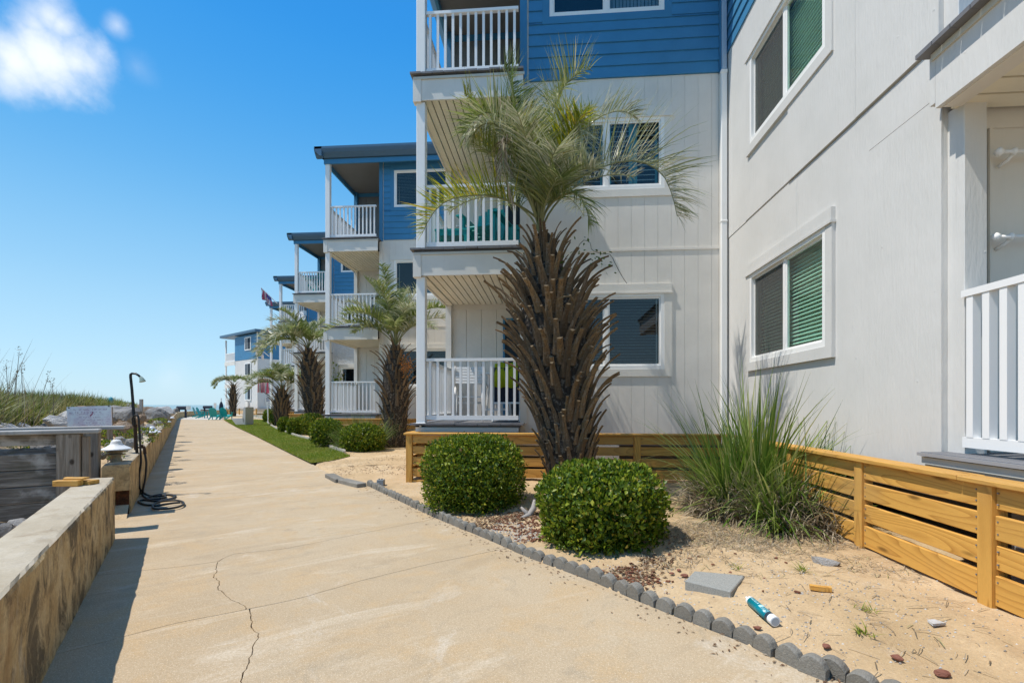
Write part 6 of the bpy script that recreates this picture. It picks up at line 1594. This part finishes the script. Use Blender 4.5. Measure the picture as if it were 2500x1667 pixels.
# ------------------------------------------------------------------ outdoor shower and hose
m_blackpipe = plain('black_pipe', (.012, .012, .013), .4, .4); m_hose = plain('black_rubber_hose', (.022, .021, .02), .5, .35); m_head = plain('green_shower_plastic', (.28, .36, .30), .5); m_rusty = plain('rusty_pipe', (.06, .035, .022), .8, .2, var=.4)
z0 = 6.40; b0 = gp(341, 1207); sh = thing('outdoor_shower', 'outdoor shower on a leaning black pipe beside the seawall', 'shower', b0)
def S_(x, y, d=0.0): return at(x, y, z0 + d) - b0
mb = MB(); mb.tube([Vector((0, 0, 0)), S_(335, 1110), S_(329, 1040), S_(322, 950), S_(318.8, 920)] + [S_(319, 914), S_(322, 911.5), S_(331, 912), S_(338, 916), S_(344, 922)], [.018] * 3 + [.016] * 3 + [.014] * 4, 8); mb.build('pipe', m_blackpipe, sh, smooth=True)
mb = MB(); mb.tube([S_(343, 920), S_(346, 925), S_(348, 931.5)], [.016, .026, .038], 12); mb.build('nozzle', m_head, sh)
mb = MB(); mb.tube([S_(330, 1036), S_(332, 1098)], .021, 8); mb.build('rusty_sleeve', m_rusty, sh)
mb = MB(); mb.tube([S_(337, 1092), S_(353, 1090)], .014, 6); mb.tube([S_(346, 1085), S_(346, 1094)], .02, 8); mb.tube([S_(352, 1092), S_(354, 1108)], [.016, .02], 8); mb.build('tap', m_rusty, sh)
hz = thing('garden_hose', 'black hose looped over the shower pipe and coiled on the walk', 'hose', b0)
pts = [S_(326, 1040, -.03), S_(324, 1024, -.04), S_(329, 1014, -.05), S_(337, 1016, -.05), S_(340, 1040, -.05), S_(343, 1100, -.04), S_(344, 1130, -.04), S_(340, 1160, -.04), S_(341, 1190, -.06)]
pts += [gp(x, y, .012) - b0 for x, y in ((356, 1206), (380, 1211), (412, 1207), (428, 1210), (420, 1216), (380, 1222), (350, 1220), (338, 1224), (356, 1232), (378, 1232))]
mb = MB(); mb.tube(smooth_path(pts, 110), .0125, 8); mb.build('hose_run', m_hose, hz, smooth=True)
pts = [S_(354, 1108, -.02), S_(357, 1130, -.03), S_(355, 1165, -.04), S_(349, 1195, -.06)] + [gp(x, y, .014) - b0 for x, y in ((348, 1207), (362, 1218), (385, 1223), (415, 1219), (426, 1213), (416, 1208), (390, 1207), (366, 1212), (360, 1217), (384, 1217), (404, 1213), (398, 1209), (380, 1211))]
mb = MB(); mb.tube(smooth_path(pts, 120), .0125, 8); mb.build('hose_run', m_hose, hz, smooth=True)
pts = [gp(x, y, .026) - b0 for x, y in ((372, 1233), (376, 1241), (400, 1242), (430, 1238), (447, 1232), (446, 1225), (430, 1221), (400, 1223), (380, 1228), (376, 1234), (392, 1233), (420, 1228), (440, 1226))]
mb = MB(); mb.tube(smooth_path(pts, 110), .0125, 8); mb.build('hose_run', m_hose, hz, smooth=True)

# ------------------------------------------------------------------ chairs
def adirondack(label, loc, rz, mat, group, tall=0.0, scale=1.0):
    """Slatted garden chair; local +y is the way it faces."""
    t = thing('adirondack_chair', label, 'garden chair', loc, rz, group); t.scale = (scale,) * 3; h = tall
    for k in range(6): MB().obox((0, .28 - k * .095, .36 + h - k * .028), (1, 0, 0), (0, .96, .28), (0, -.28, .96), .27, .042, .01).build('seat_slat', mat, t)
    hs = (.62, .70, .745, .76, .745, .70, .62)
    for k in range(7):
        x = (k - 3) * .083; mb = MB(); b_ = Vector((x * .9, -.20, .26 + h)); e_ = b_ + Vector((x * .18, -.33, .92)).normalized() * hs[k]; mb.bar(b_, e_, .076, .016, (0, 1, 0)); mb.build('back_slat', mat, t)
    MB().obox((0, -.33, .62 + h), (1, 0, 0), (0, .93, .35), (0, -.35, .93), .29, .012, .03).build('back_brace', mat, t)
    for s in (-1, 1):
        MB().box(s * .29 - .018, s * .29 + .018, .25, .34, 0, .56 + h).build('leg', mat, t)
        mb = MB(); mb.bar((s * .27, .32, .34 + h), (s * .27, -.45, .03 if not h else .03), .03, .10, (0, 0, 1)); mb.build('leg', mat, t)
        if h:
            MB().box(s * .27 - .018, s * .27 + .018, -.36, -.28, 0, .56 + h).build('leg', mat, t); MB().box(s * .26 - .01, s * .26 + .01, -.3, .3, .2, .26).build('stretcher', mat, t)
        MB().box(s * .33 - .065, s * .33 + .065, -.38, .40, .56 + h, .582 + h).build('arm', mat, t)
    if h: MB().box(-.28, .28, .27, .33, .25, .31).build('footrest', mat, t)
    return t
G = 'teal garden chairs by the pool'
def gxy(x, y): p = gp(x, y, .012); return (p.x, p.y, .012)
adirondack('teal slatted garden chair seen from behind, left of the pair at the walk end', gxy(524, 1024), PSI + .15, m_teal, G)
adirondack('teal slatted garden chair seen from behind, right of the pair at the walk end', gxy(552, 1023.5), PSI - .1, m_teal, G)
adirondack('teal garden chair seen side-on, nearer of the two by the curving wall', gxy(494, 1020.5), -1.35 + PSI, m_teal, G)
adirondack('teal garden chair seen side-on, farther of the two by the curving wall', gxy(484, 1018), -1.25 + PSI, m_teal, G)
tb = thing('side_table', 'low teal side table between the pair of teal chairs', 'table', gxy(538, 1022.5)); MB().box(-.25, .25, -.25, .25, .44, .47).build('tabletop', m_teal, tb)
for a_ in (-.2, .2):
    for b_ in (-.2, .2): MB().box(a_ - .02, a_ + .02, b_ - .02, b_ + .02, 0, .44).build('leg', m_teal, tb)
# first block, middle balcony: tall teal chairs and table
def loc1(i, x, y, k): return (ORG[0] + (i - 1) * STEP[0] + x, ORG[1] + (i - 1) * STEP[1] + y, LV[k] + .003)
GB = 'tall teal balcony chairs on the nearest block'
adirondack('tall teal balcony chair in the middle of the second-floor balcony', loc1(1, .95, 1.25, 1), 2.9, m_teal, GB, .30)
adirondack('tall teal balcony chair at the right end of the second-floor balcony', loc1(1, 1.30, 1.95, 1), 3.0, m_teal, GB, .30, .95)
tb = thing('balcony_table', 'low teal balcony table behind the palm frond, second floor', 'table', loc1(1, .48, .75, 1)); MB().box(-.28, .28, -.22, .22, .46, .49).box(-.27, .27, -.21, .21, .38, .46).build('tabletop', m_teal, tb)
for a_ in (-.24, .24):
    for b_ in (-.18, .18): MB().box(a_ - .03, a_ + .03, b_ - .03, b_ + .03, 0, .38).build('leg', m_teal, tb)
m_darkchair = plain('dark_green_plastic', (.015, .05, .05), .5, .4)
adirondack('dark chair on the middle balcony of the second block', loc1(2, .75, 1.2, 1), 2.8, m_darkchair, 'chairs on far balconies')
adirondack('tall teal chair on the top balcony of the third block, back above the rail', loc1(3, .55, 1.1, 2), 1.2, m_teal, 'chairs on far balconies', .32)
adirondack('dark teal chair on the top balcony of the third block, against the wall', loc1(3, 1.2, 1.5, 2), 2.6, m_darkchair, 'chairs on far balconies', .1)
adirondack('white chair on the lowest balcony of the third block', loc1(3, .8, 1.2, 0), 3.0, m_vinyl, 'chairs on far balconies')
adirondack('white chair on the top balcony of the fourth block', loc1(4, .7, 1.2, 2), 3.0, m_vinyl, 'chairs on far balconies')
# ground-floor balcony of the first block
wc = thing('plastic_chair', 'white plastic slatted chair on the ground-floor balcony', 'chair', loc1(1, .62, 1.55, 0), .1)
for k in range(6): MB().obox((0, -.20 - .012 * k + .0, .95 - k * .052), (1, 0, 0), (0, 1, 0), (0, .2, 1), .235, .010, .019).build('back_slat', m_vinyl, wc)
for k in range(6): MB().box(-.22, .22, -.16 + k * .075, -.16 + k * .075 + .062, .42, .44).build('seat_slat', m_vinyl, wc)
for s in (-1, 1):
    mb = MB(); mb.tube(smooth_path([(s * .25, -.25, .98), (s * .26, -.2, .72), (s * .29, -.05, .66), (s * .31, .2, .65), (s * .29, .28, .60), (s * .26, .29, .4), (s * .27, .30, 0)], 16), .022, 6); mb.build('arm', m_vinyl, wc, smooth=True)
    mb = MB(); mb.tube([(s * .25, -.22, .6), (s * .25, -.26, .42), (s * .26, -.33, 0)], .022, 6); mb.build('leg', m_vinyl, wc, smooth=True)
MB().box(-.24, .24, .27, .30, .30, .34).build('stretcher', m_vinyl, wc)
tb = thing('patio_table', 'white patio table beside the plastic chair on the ground-floor balcony', 'table', loc1(1, 1.13, 1.6, 0)); MB().box(-.28, .28, -.3, .3, .84, .87).build('tabletop', m_vinyl, tb)
for a_ in (-.22, .22):
    for b_ in (-.25, .25): mb = MB(); mb.tube([(a_ * .8, b_, .84), (a_ * 1.1, b_, 0)], .018, 6); mb.build('leg', m_vinyl, tb)
MB().box(-.2, .2, -.26, -.23, .18, .22).build('stretcher', m_vinyl, tb)
m_mesh = plain('dark_mesh_fabric', (.025, .03, .045), .7, .2)
dc = thing('folding_chair', 'dark folding chair behind the railing, lime towel over it', 'chair', loc1(1, 1.36, .95, 0), .05)
MB().obox((0, -.02, .62), (1, 0, 0), (0, 1, .1), (0, -.1, 1), .21, .012, .30).build('backrest', m_mesh, dc); MB().box(-.21, .21, -.02, .40, .42, .44).build('seat', m_mesh, dc)
for s in (-1, 1):
    mb = MB(); mb.tube([(s * .23, -.06, .95), (s * .23, .0, .4), (s * .23, .12, 0)], .014, 6); mb.build('leg', m_vinyl, dc); mb = MB(); mb.tube([(s * .23, .38, .44), (s * .23, -.15, 0)], .014, 6); mb.build('leg', m_vinyl, dc)
MB().box(-.23, .23, -.03, .0, .30, .33).build('crossbar', m_vinyl, dc)
mb = MB(); n_ = 14; V = []
for j, (y, z) in enumerate(((.04, .60), (.035, .97), (-.045, .99), (-.06, .80), (-.065, .58))):
    for i in range(n_ + 1): V.append((-.20 + .40 * i / n_, y + .012 * math.sin(i * 1.9 + j), z + .012 * math.sin(i * .9 + j * 2)))
mb.add(V, [(j * (n_ + 1) + i, j * (n_ + 1) + i + 1, (j + 1) * (n_ + 1) + i + 1, (j + 1) * (n_ + 1) + i) for j in range(4) for i in range(n_)])
lc = loc1(1, 1.36, .95, 0); o = mb.build('towel', plain('lime_towel', (.36, .42, .02), .9, .1, var=.15), smooth=True, loc=lc); so_ = o.modifiers.new('thick', 'SOLIDIFY'); so_.thickness = .012; tag(o, 'lime green towel draped over the dark folding chair', 'towel')

# fish ornament on the second block's middle balcony wall
fo = loc1(2, 1.35, 2.38, 1); mb = MB(); mb.tube([(-.75, 0, 0), (-.55, 0, .02), (-.35, 0, .06), (-.1, 0, .10), (.15, 0, .20), (.35, 0, .34)], [.01, .05, .09, .10, .07, .03], 10)
mb.prism([(-.1, .18), (.1, .25), (.3, .62), (.12, .5)], -.015, .015, 'y'); mb.prism([(.3, .34), (.5, .62), (.45, .3), (.55, .12)], -.012, .012, 'y')
tag(mb.build('fish_ornament', plain('dark_bronze', (.02, .025, .03), .5), smooth=False, loc=(fo[0], fo[1] - .06, fo[2] + 1.35)), 'dark leaping fish ornament on the second block balcony wall', 'wall ornament')

# ------------------------------------------------------------------ things at the far end
bz = gp(586, 1037, .05); m_bench = plain('pale_concrete_bench', (.45, .44, .42), .85, .2, var=.15); bt = thing('stone_bench', 'grey concrete bench with a tall back on the lawn near the pool', 'bench', (bz.x, bz.y, .05), PSI - .25)
mb = MB(); mb.prism([(-.62, .36), (.30, .40), (.30, .02), (-.28, .0)], 0, .62, 'y'); mb.build('seat', m_bench, bt, bevel=.01)
mb = MB(); mb.prism([(.14, .38), (.24, 1.02), (.38, 1.02), (.36, .0), (.30, .0)], 0, .62, 'y'); mb.build('backrest', m_bench, bt, bevel=.01)
wp = gp(655, 1034, .03); tag(MB().tube([(0, 0, 0), (-.06, 0, 1.35)], .035, 8).build('marker_stake', m_vinyl, loc=(wp.x, wp.y, .03)), 'thin leaning white stake before the farthest bush', 'stake')
m_navy2 = plain('navy_canvas', (.015, .022, .04), .8)
up = at(540, 988, 47); ub = thing('patio_umbrella', 'closed dark patio umbrella on a tall pale pole beside the teal chairs', 'umbrella', (up.x, up.y, 0))
mb = MB(); mb.tube([(0, 0, 0), (0, 0, 1.85)], .05, 8); mb.build('pole', m_trimgrey, ub); mb = MB(); mb.lathe([(.05, .35), (.16, .5), (.2, .9), (.16, 1.25), (.06, 1.5)], 9); mb.build('canopy', m_navy2, ub)
gx = at(447, 988, 44); gr = thing('barrel_grill', 'black barrel grill behind the curving seawall', 'grill', (gx.x, gx.y, 0)); mb = MB(); mb.tube([(-.55, 0, .92), (.35, 0, .92)], .17, 10); mb.build('barrel', m_navy2, gr); MB().box(.4, .62, -.15, .15, .75, 1.1).build('side_box', m_trimgrey, gr)
for s in (-.4, .25): MB().box(s - .03, s + .03, -.1, .1, 0, .8).build('leg', m_navy2, gr)
g2_ = at(508, 988, 52); gr = thing('covered_grill', 'second dark grill farther off behind the teal chairs', 'grill', (g2_.x, g2_.y, 0)); mb = MB(); mb.tube([(-.5, 0, .95), (.4, 0, .95)], .16, 10); mb.build('barrel', m_navy2, gr)
for s in (-.4, .3): MB().box(s - .03, s + .03, -.1, .1, 0, .85).build('leg', m_navy2, gr)
bp = at(525, 988, 58); tag(MB().box(-.06, .06, -.06, .06, 0, 1.0).box(-.14, .14, -.05, .05, .95, 1.42).build('lifebuoy_post', m_trimgrey, loc=(bp.x, bp.y, 0)), 'small grey post with a box on it against the sea, left of the umbrella', 'post')
wl = [at(x, 988, 54) for x in (490, 517)]; lw_ = thing('timber_wall', 'low brown timber wall behind the side-on teal chairs', 'wall', (wl[0].x, wl[0].y, 0))
for z in (.05, .28, .5): mb = MB(); mb.bar((0, 0, z + .1), (wl[1] - wl[0]).xy.to_3d() + Vector((0, 0, z + .1)), .08, .2); mb.build('board', m_old_z, lw_)
bx_ = at(270, 984, 22); bu = tag(MB().lathe([(.06, 0), (.10, .06), (.11, .2), (.08, .29), (.03, .33)], 14).build('buoy', plain('turquoise_buoy', (.05, .30, .34), .5), smooth=True, loc=(bx_.x, bx_.y, bx_.z - .05)), 'small turquoise float in the dune grass above the faded sign', 'float')
dp = at(345, 1010, 10.6); tag(MB().box(-.03, .03, -.02, .02, -.6, .32).build('stake', m_drift, loc=dp), 'thin pale weathered stake standing among the boulders', 'stake')

# flags
m_red = plain('flag_red', (.55, .11, .17), .8, .1); m_fw = plain('flag_white', (.70, .66, .66), .8, .1); m_fb = plain('flag_blue', (.12, .12, .33), .8, .1)
def flag(label, p0, p1, hang, W, mats, stripes, seed, canton=False):
    """Pole p0->p1; cloth hangs from the outer part of the pole."""
    t = thing('house_flag', label, 'flag', p0, 0, 'flags on the far blocks'); q = p1 - p0; mb = MB(); mb.tube([Vector((0, 0, 0)), q], [.025, .018], 6); mb.build('pole', m_vinyl, t)
    n_, m_ = stripes, 7; V = []; mi = []; f = []
    for i in range(n_ + 1):
        for j in range(m_ + 1):
            a = q * (1 - W * i / n_) ; dz = hang * j / m_; V.append(a + Vector((.10 * math.sin(i * 1.6 + seed) * j / m_, .14 * math.cos(i * 1.9 + seed) * j / m_, -dz + .03 * math.sin(i * 2.3))))
    for i in range(n_):
        for j in range(m_): f.append((i * (m_ + 1) + j, (i + 1) * (m_ + 1) + j, (i + 1) * (m_ + 1) + j + 1, i * (m_ + 1) + j + 1)); mi.append(2 if canton and i >= n_ * .55 and j < 3 else i % 2)
    mb = MB(); mb.v = [tuple(v) for v in V]; mb.f = f; mb.m = mi; mb.build('cloth', mats, t, smooth=True); return t
flag('furled red and white striped flag on the fourth block post against the sky', at(677, 741, 29.4), at(637, 702, 28.6), .55, .62, [m_red, m_fw, m_fb], 9, 1.0, True)
flag('small white and blue flag sticking out before the far end block', at(657, 870, 35), at(624, 842, 34), .6, .62, [m_fw, m_fw, plain('flag_pale_blue', (.22, .34, .55), .8)], 6, 2.0, True)
flag('hanging red and white striped flag low on the far blocks', at(665, 925, 35.2), at(631, 922, 34.5), 1.05, .78, [m_red, m_fw, m_fb], 13, 3.0)
